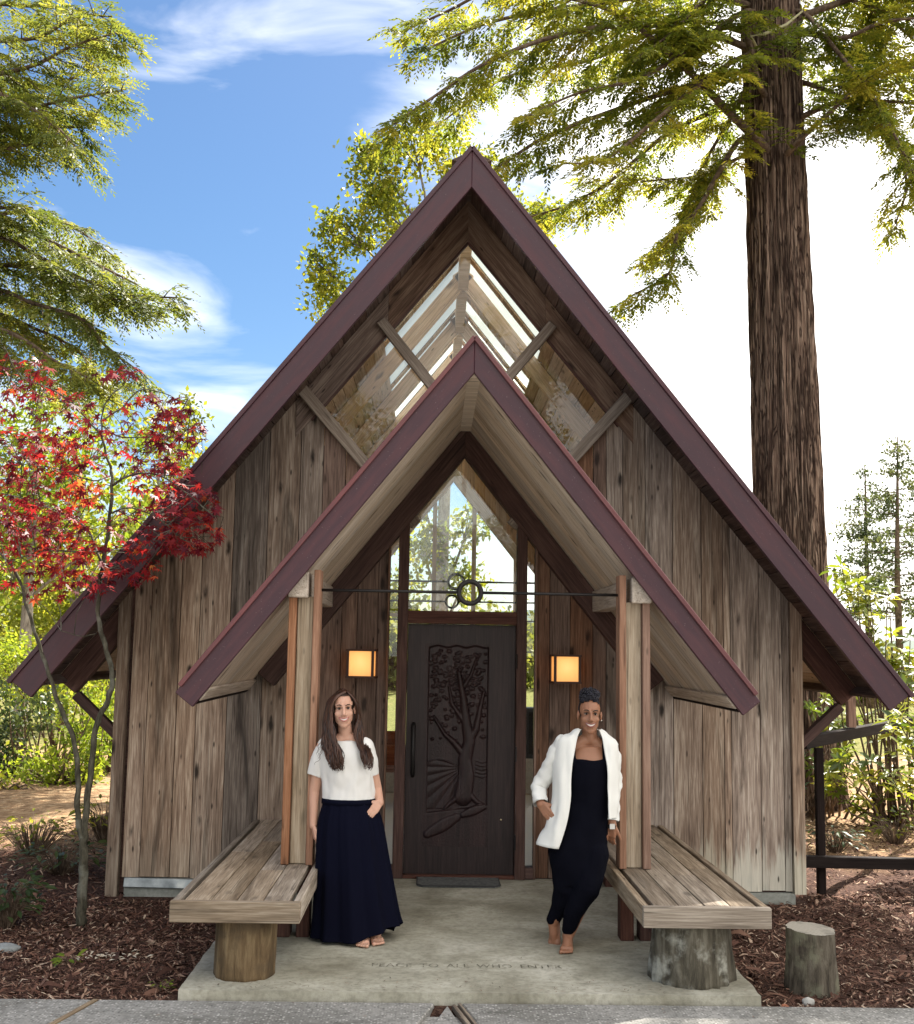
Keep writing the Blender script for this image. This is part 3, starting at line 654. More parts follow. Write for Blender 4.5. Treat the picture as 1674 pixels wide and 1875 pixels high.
# --- porch roof
porch = empty('porch_roof', (0,0,0)); porch.parent = chapel
PYF = -2.05; PFZ = 3.965; PE = 1.895
def pp(s, d, h=0.): return Vector((s*(d*CS + h*S*CS), 0, PZ - d*S*CS + h*CS))
plen = PE/CS
for s in (-1,1):
    nrm = Vector((-s*S*CS,0,-CS))
    nb = 12; wb = (abs(PYF)-.03)/nb; 
    y = PYF+.03
    while y < -.02:
        wb = random.uniform(.13,.2); y1 = min(y+wb, -.006)
        if -.006-y1 < .06: y1 = -.006
        a, b = pp(s,.004,.012), pp(s,plen-.21,.012)
        board('soffit_board', mSOFF, porch, (a.x,(y+y1)/2,a.z), (b.x,(y+y1)/2,b.z), y1-y-.003, .024, nrm, .0)
        y = y1
    a,b,c_,e = pp(s,0,.03),pp(s,plen-.205,.03),pp(s,plen-.205,.135),pp(s,0,.135)
    m = MB(); poly = [(a.x,a.z),(b.x,b.z),(c_.x,c_.z),(e.x,e.z)]; m.prism(poly if s<0 else poly[::-1], PYF+.02, -.04); m.build('roof_covering', mROOF, porch)
    q = [(0,PFZ),(s*PE,PFZ-S*PE),(s*(PE-.235*S*CS*CS),PFZ-S*PE-.235*CS*CS),(0,PFZ-.235)]
    o = Vector((s*PE/2,PYF,PFZ-.13-S*PE/2)); x = Vector((s,0,-S)).normalized(); z = Vector((0,-1,0)); yv = z.cross(x); mm = axes(o,x,yv,z); mi = mm.inverted()
    me = bpy.data.meshes.new('fascia'); vs = [mi @ Vector((a_,PYF-.02,b_)) for a_,b_ in q]+[mi @ Vector((a_,PYF+.02,b_)) for a_,b_ in q]
    me.from_pydata(vs, [], [(0,1,2,3),(7,6,5,4),(1,0,4,5),(2,1,5,6),(3,2,6,7),(0,3,7,4)])
    bm = bmesh.new(); bm.from_mesh(me); bmesh.ops.recalc_face_normals(bm, faces=bm.faces); bmesh.ops.bevel(bm, geom=list(bm.edges), offset=.004, segments=1, affect='EDGES'); bm.to_mesh(me); bm.free()
    link('fascia', me, mFASC, porch, mm)
    e0, e1 = Vector((0,0,PFZ+.008)), Vector((s*(PE-.03),0,PFZ+.008-S*(PE-.03)))
    board('drip_edge', mDRIP, porch, (e0.x,PYF-.018,e0.z), (e1.x,PYF-.018,e1.z), .03, .05, (0,-1,0), .003)
    # eave trim running back to the wall
    ev = pp(s, plen-.262, -.014)
    board('eave_trim', mPLATE, porch, (ev.x,PYF+.03,ev.z), (ev.x,-.012,ev.z), .10, .022, nrm, .004)
    ev2 = pp(s, plen-.195, .045)
    board('eave_edge', mDARK, porch, (ev2.x,PYF+.025,ev2.z), (ev2.x,-.012,ev2.z), .022, .135, nrm, .003)
    # plate beam on the posts
    if s > 0:
        rf = MB(); rf.prism([(-.05,PZ-.055),(.05,PZ-.055),(.0,PZ+.02)], PYF+.025, -.06); rf.build('ridge_strip', mSOFF, porch)
    board('plate_beam', mPLATE, porch, (s*1.135,PYF+.05,2.30), (s*1.135,-.02,2.30), .13, .17, (0,0,1), .006)
    # posts: grey core with a red board each side
    BZ = .50
    board('porch_post', mPOSTG, chapel, (s*1.09,-1.86,BZ), (s*1.09,-1.86,2.222), .105, .13, (0,-1,0), .005)
    b1 = board('post_board', mPOSTR, chapel, (s*1.012,-1.90,BZ), (s*1.012,-1.90,2.40), .045, .15, (0,-1,0), .004)
    board('post_board', mPOSTR, chapel, (s*1.170,-1.90,BZ), (s*1.170,-1.90,2.222), .05, .14, (0,-1,0), .004)
    for dx in (-.062,.062):
        board('post_foot', mBEAM, chapel, (s*1.10+dx,-1.92,SLABZ), (s*1.10+dx,-1.92,.385), .085, .13, (0,-1,0), .005)
# --- wall lanterns (lit)
t = MT('lantern_paper'); t.col((.8,.6,.3))
vd = t.n('ShaderNodeVectorMath', operation='DISTANCE'); t.l(t.coord((1,0,1), False), vd.inputs[0]); vd.inputs[1].default_value = (0,0,.13)
glow = t.ramp(t.math('ADD', t.rng(vd.outputs['Value'], 0, .13, .0, .8), t.math('MULTIPLY', t.noise(t.coord((1,1,1)), 9, 3), .3)), [(.1,(1.0,.55,.18)),(.55,(.95,.40,.09)),(1.,(.70,.22,.035))])
t.l(glow, t.b.inputs['Emission Color']); t.b.inputs['Emission Strength'].default_value = .24; mGLOW = t.m
mLF = plain('lantern_frame', (.05,.02,.014), .55)
for s, lab in ((-1,'square amber wall lantern on the planks left of the carved door'),(1,'square amber wall lantern above the person in the white jacket')):
    c = aty(666,1215,-.09) if s < 0 else aty(1032,1225,-.09)
    ln = empty('wall_lantern', (c.x,-.016,c.z-.115), rad(9)*s, lab, 'wall lamp', 'lanterns flanking the door')
    m = MB(); m.box((-.10,-.15,.015), (.10,-.02,.215)); m.build('shade', mGLOW, ln)
    for (x,y) in ((-.103,-.153),(.103,-.153),(-.103,-.017),(.103,-.017)):
        board('frame_bar', mLF, ln, (x,y,.012), (x,y,.218), .02, .02, (0,-1,0), .002)
    for z in (.006,.224):
        m = MB(); m.box((-.118,-.166,z-.008), (.118,-.004,z+.008)); m.build('frame_plate', mLF, ln)
# --- interior things seen through the slots
b = empty('pew', (-1.05,4.3,SLABZ-.01), 0, 'small red brown pew seen inside through the left slot window', 'pew')
mPEW = wood('pew_wood', (.16,.05,.025), (.27,.09,.05), (.36,.15,.08), var=.05).m
for nm, lo, hi in (('seat',(-.5,-.2,.40),(.5,.2,.44)),('backrest',(-.5,.16,.445),(.5,.2,.85)),('leg',(-.5,-.2,0),(-.46,.155,.398)),('leg',(.46,-.2,0),(.5,.155,.398))):
    m = MB(); m.box(lo, hi); m.build(nm, mPEW, b)
b = empty('loudspeaker', (1.08,4.6,SLABZ-.01), 0, 'dark box loudspeaker seen inside through the right slot window', 'speaker')
m = MB(); m.box((-.17,-.15,.55), (.17,.15,1.15)); m.build('cabinet', plain('speaker_grey', (.05,.055,.06), .6), b)
m = MB(); m.box((-.14,-.16,.60), (.14,-.151,1.10)); m.build('grille', plain('speaker_cloth', (.02,.02,.022), .9), b)
m = MB(); m.box((-.05,-.05,0), (.05,.05,.55)); m.build('stand', mIRON, b)

# ------------------------------------------------------------------ benches, logs, mat, rail
def logmesh(r0, r1, h, seed, ns=40, nr=14, tilt=0., rough=.02):
    V = []; F = []
    for j in range(nr+1):
        z = h*j/nr
        for i in range(ns):
            a = 2*math.pi*i/ns; r = r0+(r1-r0)*j/nr
            r *= 1+.06*mnoise.noise((math.cos(a)*1.2,math.sin(a)*1.2,seed+z*1.2)); r += rough*mnoise.noise((math.cos(a)*7,math.sin(a)*7,seed+z*2.5))+rough*.5*mnoise.noise((math.cos(a)*17,math.sin(a)*17,seed+z*5))
            V.append((r*math.cos(a), r*math.sin(a), z + (tilt*r*math.cos(a)+tilt*.9*r*-math.sin(a) if j == nr else 0)))
    for j in range(nr):
        for i in range(ns): k=(i+1)%ns; F.append((j*ns+i,j*ns+k,(j+1)*ns+k,(j+1)*ns+i))
    F.append(tuple(range(ns-1,-1,-1)))
    me = bpy.data.meshes.new('log'); me.from_pydata(V,[],F); me.polygons.foreach_set('use_smooth',[True]*len(F)); return me, V[-ns:]
def barkmat(name, stops, scale=(6,6,1.2), moss=None, bump=.8, fis=False):
    t = MT(name, .9, spec=.15); f = t.noise(t.coord(scale), 4, 6, .65, .4); c = t.ramp(f, stops)
    if moss:
        mk = t.rng(t.noise(t.coord((2.2,2.2,2.2)), 2.2, 5, .6), .5, .66, 0, .85, True); c = t.mix(mk, c, moss)
    if fis:
        dv = t.noise(t.coord((2.5,2.5,.5)), 1.5, 3, .6); vv_ = t.n('ShaderNodeVectorMath', operation='ADD'); t.l(t.coord((5.2,5.2,.26)), vv_.inputs[0]); sv = t.n('ShaderNodeVectorMath', operation='SCALE'); t.l(dv, sv.inputs[0]); sv.inputs['Scale'].default_value = 2.2; t.l(sv.outputs[0], vv_.inputs[1])
        vo = t.n('ShaderNodeTexVoronoi', feature='DISTANCE_TO_EDGE'); vo.inputs['Scale'].default_value = 2.; t.l(vv_.outputs[0], vo.inputs['Vector']); cr_ = t.rng(vo.outputs['Distance'], .0, .16, 1., 0., True)
        c = t.mix(t.math('MULTIPLY', cr_, .85), c, tuple(x*.45 for x in stops[0][1])); f = t.math('SUBTRACT', f, t.math('MULTIPLY', cr_, .8))
    k = t.rng(t.noise(t.coord((1.5,1.5,.6)), 3, 3, .5, .5), .60, .7, 0, .7, True); c = t.mix(k, c, tuple(x*.4 for x in stops[0][1]))
    t.col(c); t.bump(f, bump, .02); return t.m
def endgrain(name, c1, c2):
    t = MT(name, .85, spec=.15); w = t.n('ShaderNodeTexWave', wave_type='RINGS', rings_direction='Z'); w.inputs['Scale'].default_value = 14; w.inputs['Distortion'].default_value = 3.; w.inputs['Detail'].default_value = 3
    t.l(t.coord((1,1,1)), w.inputs['Vector']); c = t.mix(w.outputs['Fac'], c1, c2)
    c = t.mix(t.rng(t.noise(t.coord((1,1,1)), 9, 4), .5, .7, 0, .6), c, tuple(x*.5 for x in c1)); t.col(c); t.bump(w.outputs['Fac'], .3, .004); return t.m
mLOGL = barkmat('peeled_log', [(.3,(.05,.034,.02)),(.5,(.13,.088,.048)),(.7,(.22,.16,.09))], (5,5,.7), (.09,.065,.04))
mLOGR = barkmat('lichen_log', [(.3,(.03,.026,.02)),(.5,(.09,.08,.06)),(.7,(.18,.165,.13))], (6,6,1.0), (.40,.40,.35))
mSTUMP = barkmat('stump_bark', [(.3,(.03,.025,.02)),(.5,(.085,.072,.055)),(.7,(.16,.14,.11))], (7,7,1.5), (.17,.165,.115))
BT = .50
for s, lab in ((-1,'grey plank bench on a smooth brown log left of the door'),(1,'grey plank bench on a pale lichened log right of the door')):
    xi, xo = s*.965, s*1.635; yf, yb = -3.04, -.035
    bn = empty('bench', (s*1.3,-1.5,SLABZ), 0, lab, 'bench', 'benches either side of the porch'); bx, by = s*1.3, -1.5
    def T(x, y, z): return (x-bx, y-by, z-SLABZ)
    n = 4; w = (abs(xo-xi)-.09)/n
    for i in range(n):
        x = min(xi,xo)+.045+w*(i+.5); cut = random.uniform(-2.2,-1.0)
        for (a, b) in ((yf+.048,cut-.002),(cut+.002,yb)):
            board('plank', mBENCH, bn, T(x,a,BT-.022+random.uniform(-.002,.001)), T(x,b,BT-.022), w-.006, .038, (0,0,1), .003)
    board('rim_board', mBENCH, bn, T(xi,yf+.022,BT-.058), T(xi,yb,BT-.058), .11, .042, (s*-1,0,0), .004)
    board('rim_board', mBENCH, bn, T(xo,yf+.022,BT-.058), T(xo,yb,BT-.058), .11, .042, (s,0,0), .004)
    board('rim_board', mBENCH, bn, T(min(xi,xo)-.021,yf,BT-.056), T(max(xi,xo)+.021,yf,BT-.056), .114, .042, (0,-1,0), .004)
    r = .178 if s < 0 else .225
    me, tp = logmesh(r*.97 if s<0 else r*1.03, r if s<0 else r*.93, BT-.045-SLABZ+.01, s*3.3+9, rough=.014 if s<0 else .03)
    link('log_leg', me, mLOGL if s < 0 else mLOGR, bn, Matrix.Translation(T(s*1.27,-2.80,SLABZ-.01)))
    board('back_leg', mBEAM, bn, T(s*1.3,-.25,SLABZ), T(s*1.3,-.25,BT-.045), .3, .12, (0,-1,0))
# stump
p = atz(1495,1822,-.02); st = empty('stump', (p.x,p.y+.08,-.05), 0, 'short sawn log stump standing upright in the bark mulch', 'stump')
me, tp = logmesh(.150, .138, .375, 41.3, tilt=-.06, rough=.016); link('bark', me, mSTUMP, st)
m = MB(); c0 = (0,0,.378); m.add([Vector(v)+Vector((0,0,.001)) for v in tp]+[c0], [(i,(i+1)%40,40) for i in range(40)]); m.build('sawn_top', endgrain('sawn_end', (.24,.22,.18), (.36,.33,.28)), st)
# doormat
mp_ = MB(); a, b = -.33, .32
mp_.prismz([(a,-.06),(a,-.37),(a+.045,-.415),(b-.045,-.415),(b,-.37),(b,-.06)], SLABZ+.004, SLABZ+.016)
tm_ = MT('rubber_mat', .85); tm_.col(tm_.ramp(tm_.noise(tm_.coord((1,1,1)), 40, 3), [(.35,(.07,.075,.075)),(.65,(.15,.155,.15))])); tm_.bump(tm_.noise(tm_.coord((1,1,1)), 90, 2), .4, .004)
mt = tag(mp_.build('doormat', tm_.m), 'grey rubber doormat with clipped corners before the carved door', 'doormat')
mr = MB(); pts = [(a,-.06,SLABZ+.016),(a,-.37,SLABZ+.016),(a+.045,-.415,SLABZ+.016),(b-.045,-.415,SLABZ+.016),(b,-.37,SLABZ+.016),(b,-.06,SLABZ+.016),(a,-.06,SLABZ+.016)]; mr.tube(pts, .006, 6); mr.build('mat_rim', plain('black_rubber', (.03,.03,.032), .8), mt)
# rail at the right of the building
rl = empty('handrail', (2.9,.3,-.1), 0, 'black stained timber handrail beside the right corner of the chapel', 'railing')
def Rr(x,y,z): return (x-2.9,y-.3,z+.1)
board('top_rail', mDARK, rl, Rr(2.86,.12,1.16), Rr(6.2,4.9,1.16), .09, .10, (0,0,1))
board('bottom_rail', mDARK, rl, Rr(2.86,.16,.19), Rr(6.0,.16,.16), .09, .09, (0,-1,0))
board('post', mDARK, rl, Rr(3.05,.26,-.12), Rr(3.05,.26,1.11), .065, .065, (0,-1,0))
board('post', mDARK, rl, Rr(5.6,4.05,-.15), Rr(5.6,4.05,1.11), .075, .075, (0,-1,0))
board('post', mDARK, rl, Rr(5.9,.16,-.15), Rr(5.9,.16,.14), .075, .075, (0,-1,0))
board('newel', mPOSTR, rl, Rr(3.74,1.375,1.215), Rr(3.74,1.375,1.62), .075, .075, (0,-1,0))
MB_ = None

# ------------------------------------------------------------------ vegetation helpers
def unit(a): return a/np.maximum(np.linalg.norm(a, axis=-1, keepdims=True), 1e-9)
def quads(base, d, nrm, L, Wd, fold=.0):
    """rhombic leaflets: base (n,3), unit direction, unit normal, length, width"""
    side = unit(np.cross(d, nrm)); L = L[:,None]; Wd = Wd[:,None]
    mid = base+d*L*.5
    V = np.stack([base, mid+side*Wd*.5+nrm*Wd*fold, base+d*L, mid-side*Wd*.5+nrm*Wd*fold], 1).reshape(-1,3)
    F = np.arange(len(base)*4).reshape(-1,4); return V, F
class Leaves:
    def __init__(s): s.V=[]; s.F=[]; s.R=[]; s.n=0
    def add(s, V, F, r): s.V.append(V); s.F.append(F+s.n); s.n += len(V); s.R.append(np.repeat(r, 4))
    def build(s, name, mat, parent, kind=None):
        o = link(name, npmesh(name, np.concatenate(s.V), np.concatenate(s.F), np.concatenate(s.R)), mat, parent)
        if kind: o['kind'] = kind
        return o
def catmull(P, n):
    P = [np.array(p, float) for p in P]; P = [2*P[0]-P[1]]+P+[2*P[-1]-P[-2]]; out = []
    m = len(P)-3
    for i in range(m):
        for k in range(n):
            t = k/n; a,b,c,d = P[i:i+4]; out.append(.5*((2*b)+(-a+c)*t+(2*a-5*b+4*c-d)*t*t+(-a+3*b-3*c+d)*t**3))
    out.append(P[-2]); return np.array(out)
def conifer_limb(lv, wood_, path, r0, rng, sub=.9, step=.13, twig=.24, leaf=.055, bare=.15, tone=0., droop=.35, lw=.28, fill=1.0):
    """limb with side branches, each with flat drooping sprays of needles"""
    P = catmull(path, 6); seglen = np.linalg.norm(np.diff(P,axis=0),axis=1); tot = seglen.sum(); cum = np.concatenate([[0],np.cumsum(seglen)])
    rs = [r0*(1-.85*i/(len(P)-1))+.004 for i in range(len(P))]; wood_.tube([tuple(p) for p in P], rs, 6)
    s = bare*tot; k = 0; TB=[]; TD=[]; TN=[]; TR=[]
    while s < tot:
        i = min(np.searchsorted(cum, s)-1, len(seglen)-1); i = max(i,0); f = (s-cum[i])/seglen[i]; p = P[i]*(1-f)+P[i+1]*f; d = unit(P[i+1]-P[i])
        if rng.random() < fill:
            side = unit(np.cross(d,(0,0,1.)))*(1 if k%2 else -1)
            u = s/tot; Ls = sub*(1.05-.65*u)*rng.uniform(.55,1.2)
            dr = unit(side*rng.uniform(.7,1.)+d*rng.uniform(.35,.9)+np.array([0,0,rng.uniform(-.35,.25)]))
            m = max(4,int(Ls/.09)); q = [p]; v = dr.copy(); tn = tone+rng.normal(0,.16)
            for j in range(m):
                v = unit(v+np.array([rng.normal(0,.07),rng.normal(0,.07),-droop*.16*rng.uniform(.3,1.4)])); q.append(q[-1]+v*Ls/m)
            wood_.tube([tuple(x) for x in q[::2]+([q[-1]] if len(q)%2==0 else [])], [max(.002,.009*(1-j/len(q))) for j in range(0,len(q),2)]+([.002] if len(q)%2==0 else []), 4, False)
            for j in range(1,len(q)):
                dd = unit(q[j]-q[j-1]); sd_ = unit(np.cross(dd,(0,0,1.)))
                for sg in (-1,1):
                    if rng.random() < .12: continue
                    td = unit(dd*rng.uniform(.5,1.1)+sd_*sg*rng.uniform(.5,1.)+np.array([0,0,rng.uniform(-.55,.08)]))
                    TB.append(q[j]); TD.append(td); TN.append(unit(np.array([rng.normal(0,.35),rng.normal(0,.35),1.]))); TR.append(tn)
                if j == len(q)-1: TB.append(q[j]); TD.append(dd); TN.append(np.array([0,0,1.])); TR.append(tn)
        s += step*rng.uniform(.6,1.4); k += 1
    if not TB: return
    TB=np.array(TB); TD=np.array(TD); TN=np.array(TN); TR=np.array(TR); TN = unit(TN-TD*np.sum(TN*TD,1,keepdims=True)); SD = np.cross(TD,TN)
    n = 13; TL = twig*rng.uniform(.6,1.25,len(TB))
    for j in range(n):
        tt = (j+.5)/n; sg = 1 if j%2 else -1
        b = TB+TD*(TL*tt)[:,None]; b[:,2] -= .25*TL*tt*tt
        d = unit(TD*(.75 if j<n-1 else 1)+SD*sg*(.65 if j<n-1 else 0)+rng.normal(0,.12,TB.shape)+np.array([0,0,-.15]))
        nr = unit(TN+rng.normal(0,.3,TB.shape)); nr = unit(nr-d*np.sum(nr*d,1,keepdims=True))
        Ln = leaf*rng.uniform(.7,1.3,len(TB))*(1.15-.4*tt)
        V,F = quads(b,d,nr,Ln,Ln*lw); lv.add(V,F,np.clip(.5+TR+rng.normal(0,.09,len(TB)),0,1))
def leafclump(lv, c, r, n, leaf, rng, tone=0., lw=.55, sub=10, up=.6):
    """an uneven mass of leaves made of smaller clumps"""
    c = np.array(c); r = np.array(r)
    sc = unit(rng.normal(0,1,(sub,3)))*rng.uniform(.25,1.,(sub,1))**.5*r*.85+c
    idx = rng.integers(0,sub,n); tn = rng.normal(0,.15,sub)
    p = sc[idx]+rng.normal(0,1,(n,3))*r*rng.uniform(.14,.34,sub)[idx][:,None]
    d = unit(rng.normal(0,1,(n,3))+np.array([0,0,-.25])); nr = unit(rng.normal(0,1,(n,3))+np.array([0,0,up])); nr = unit(nr-d*np.sum(nr*d,1,keepdims=True))
    L = leaf*rng.uniform(.6,1.35,n); V,F = quads(p,d,nr,L,L*lw,.08); lv.add(V,F,np.clip(.5+tone+tn[idx]+rng.normal(0,.1,n),0,1)); return sc
def P3(u, v, y): q = aty(u,v,y); return (q.x,q.y,q.z)
G_RED = [(.0,(.05,.08,.016)),(.4,(.14,.18,.026)),(.7,(.27,.27,.035)),(1.,(.42,.36,.05))]
mNEED = leafmat('conifer_needles', G_RED, .62, .5)
mNEEDL = leafmat('left_conifer_needles', [(.0,(.035,.06,.018)),(.4,(.105,.14,.03)),(.75,(.21,.225,.042)),(1.,(.32,.31,.07))], .55, .5)  # own palette of the left conifer, darker and greener
mBRO = leafmat('broad_leaves', [(.0,(.04,.065,.012)),(.4,(.12,.16,.022)),(.7,(.25,.27,.03)),(1.,(.42,.38,.05))], .6, .45)
mLIME = leafmat('lime_leaves', [(.0,(.05,.09,.012)),(.45,(.14,.21,.022)),(.8,(.27,.34,.035)),(1.,(.40,.42,.06))], .55, .45)
mDKL = leafmat('dark_leaves', [(.0,(.015,.028,.012)),(.5,(.035,.06,.02)),(1.,(.09,.12,.04))], .35, .4)
mBARK = barkmat('redwood_bark', [(.34,(.05,.028,.022)),(.5,(.17,.115,.085)),(.64,(.36,.27,.205))], (10,10,.3), None, 1.0, True)
mTWIG = barkmat('branch_bark', [(.3,(.05,.035,.025)),(.5,(.12,.085,.06)),(.7,(.22,.165,.12))], (3,3,3))
mGREYB = barkmat('grey_bark', [(.3,(.10,.09,.08)),(.5,(.22,.20,.175)),(.7,(.36,.34,.30))], (4,4,1.2))

# ------------------------------------------------------------------ the big conifer behind the right slope
rng = np.random.default_rng(5)
tb = P3(1450,1000,6.0)
tree = empty('conifer_tree', (4.72,6.0,-.12), 0, 'tall conifer with thick furrowed trunk behind the right roof slope', 'tree'); TO = np.array([4.72,6.0,-.12])
ns, nr_ = 300, 150; V = np.zeros((nr_+1,ns,3))
ang = np.linspace(0,2*np.pi,ns,endpoint=False)
hs_ = np.linspace(0,17,nr_+1)
axis_x = lambda z: 4.72-.022*z - 4.72                      # the trunk leans a little to the left
for j, z in enumerate(hs_):
    r = .47-.0085*z+.16*math.exp(-z/1.0)
    tw = ang+.04*math.sin(z*.5)
    f1 = np.array([mnoise.noise((math.cos(a)*5.0+.15*math.sin(z*1.1),math.sin(a)*5.0,z*.22)) for a in tw])
    f2 = np.array([mnoise.noise((math.cos(a)*13+.3*math.sin(z*1.7),math.sin(a)*13,z*.45+9)) for a in tw])
    f3 = np.array([mnoise.noise((math.cos(a)*26,math.sin(a)*26,z*1.1+19)) for a in tw])
    rr = r*(1+.03*np.sin(ang*3+z*.2)) + .03*f1 - .105*np.abs(f2) - .045*np.abs(f3) + .04
    V[j,:,0] = axis_x(z)+rr*np.cos(ang); V[j,:,1] = rr*np.sin(ang); V[j,:,2] = z
I = np.arange((nr_+1)*ns).reshape(nr_+1,ns); I2 = np.roll(I,-1,axis=1)
Ft = np.stack([I[:-1],I2[:-1],I2[1:],I[1:]],-1).reshape(-1,4)
link('trunk', npmesh('trunk', V.reshape(-1,3), Ft, smooth=True), mBARK, tree)
lv = Leaves(); wd = MB()
def rel(pts, O): return [tuple(np.array(p)-O) for p in pts]
TX = lambda z: (4.72-.022*z, 6.0, z)
def limb_px(pts, tree_O, **k): conifer_limb(lv, wd, rel(pts,tree_O), k.pop('r0',.06), rng, **k)
c6 = 5.65
kw = dict(sub=1.05, step=.12, twig=.27, leaf=.078, lw=.42, droop=.12, fill=.85)
limbs = [
 ([(1395,265,5.6),(1330,200,5.3),(1240,110,5.0),(1120,20,4.8),(960,-20,4.6)], .085),
 ([(1372,90,5.7),(1290,60,5.2),(1180,45,5.0),(1040,60,4.7),(900,110,4.4),(790,180,4.2),(710,235,4.1)], .055),
 ([(1372,10,5.8),(1250,-10,5.5),(1060,10,5.2),(900,40,5.0),(780,90,4.8)], .055),
 ([(1375,130,5.7),(1250,160,5.2),(1130,200,5.0),(1000,250,4.8),(890,320,4.6),(830,345,4.6)], .05),
 ([(1375,180,6.0),(1230,240,6.2),(1120,330,6.4),(1040,375,6.6),(960,400,6.8)], .045),
 ([(1362,252,5.8),(1320,310,5.6),(1280,380,5.4),(1240,430,5.3),(1225,500,5.3),(1150,545,5.2)], .045),
 ([(1365,285,6.1),(1290,320,6.3),(1200,330,6.5),(1090,340,6.7)], .03),
 ([(1372,60,6.2),(1250,40,6.8),(1080,110,7.4),(930,140,7.8),(800,230,8.0)], .05),
 ([(1375,-30,6.0),(1150,-60,6.0),(950,-40,6.0),(820,20,6.0),(730,60,6.0)], .05),
 ([(1380,100,5.4),(1300,140,4.8),(1200,220,4.2),(1110,290,3.8),(1030,300,3.6)], .045),
 ([(1372,20,5.5),(1290,70,4.9),(1180,140,4.4),(1060,170,4.0),(960,215,3.8)], .045),
 ([(1464,60,5.8),(1540,70,5.5),(1620,40,5.3),(1720,30,5.2)], .055),
 ([(1466,215,5.8),(1540,185,5.5),(1620,185,5.3),(1740,195,5.2)], .05),
 ([(1450,272,5.5),(1510,215,5.2),(1590,150,5.0),(1720,110,4.8)], .05),
 ([(1466,150,6.0),(1560,190,5.6),(1640,260,5.2),(1660,340,5.0),(1640,410,5.0)], .04),
 ([(1464,-10,6.0),(1560,0,6.0),(1660,60,6.0),(1740,160,6.0)], .05),
 ([(1464,20,5.7),(1530,90,5.2),(1600,180,4.9),(1640,250,4.7),(1680,330,4.6)], .04),
 ([(1464,110,6.3),(1560,110,6.8),(1680,140,7.2)], .04),
 ([(1375,-60,5.6),(1290,0,5.0),(1230,60,4.6),(1160,110,4.3)], .045),
 ([(1375,150,6.2),(1330,230,6.3),(1290,300,6.4),(1250,400,6.4),(1190,470,6.4)], .035),
]
for (z0, dx, dy, dz) in ((10.9,4.6,-.8,.9),(11.3,4.8,.9,1.0),(11.7,4.7,-1.6,.6),(12.2,4.6,.2,.8),(12.8,4.5,-.9,.5),(13.2,4.2,1.4,.4)):  # unseen limbs added right of the view to shade the ground in front
    p0 = np.array(TX(z0)); q = p0+np.array([dx,dy,dz]); conifer_limb(lv, wd, rel([p0,p0*.5+q*.5+[0,0,.25],q],TO), .055, rng, sub=1.15, step=.12, twig=.32, leaf=.1, lw=.4, bare=.3)
for pts, r0 in limbs:
    q = [P3(*p) for p in pts]; a0 = TX(q[0][2]-.12); limb_px([a0]+q, TO, r0=r0, **kw)          # every limb is rooted in the trunk
for i in range(7):                        # crown above and behind the picture, which shades the ground
    a = i*2.4; z = 12.4+i*.6; L = 4.6-.16*i
    p0 = np.array(TX(z)); d = np.array([math.cos(a),math.sin(a),-.12]); conifer_limb(lv, wd, rel([p0,p0+d*L*.5+[0,0,.15],p0+d*L],TO), .06, rng, sub=1.0, step=.2, twig=.3, leaf=.1)
# the broken stub that crosses the trunk, with pale lichen
wd.tube(rel([P3(1362,30,5.35),P3(1372,80,5.3),P3(1385,140,5.4),P3(1393,160,5.5),TX(P3(1393,160,5.5)[2]-.1)],TO), [.03,.045,.045,.045,.05], 7)
lv.build('crown', mNEED, tree); wd.build('limbs', mTWIG, tree, True)['kind'] = 'stuff'
ml = MB(); ml.tube(rel([TX(P3(1380,75,5.3)[2]-.1),P3(1375,66,5.35),P3(1400,62,5.3),P3(1440,45,5.3),P3(1470,20,5.35)],TO), [.02,.02,.022,.02,.012], 6); ml.build('lichened_twig', plain('pale_lichen', (.42,.40,.24), .95), tree)

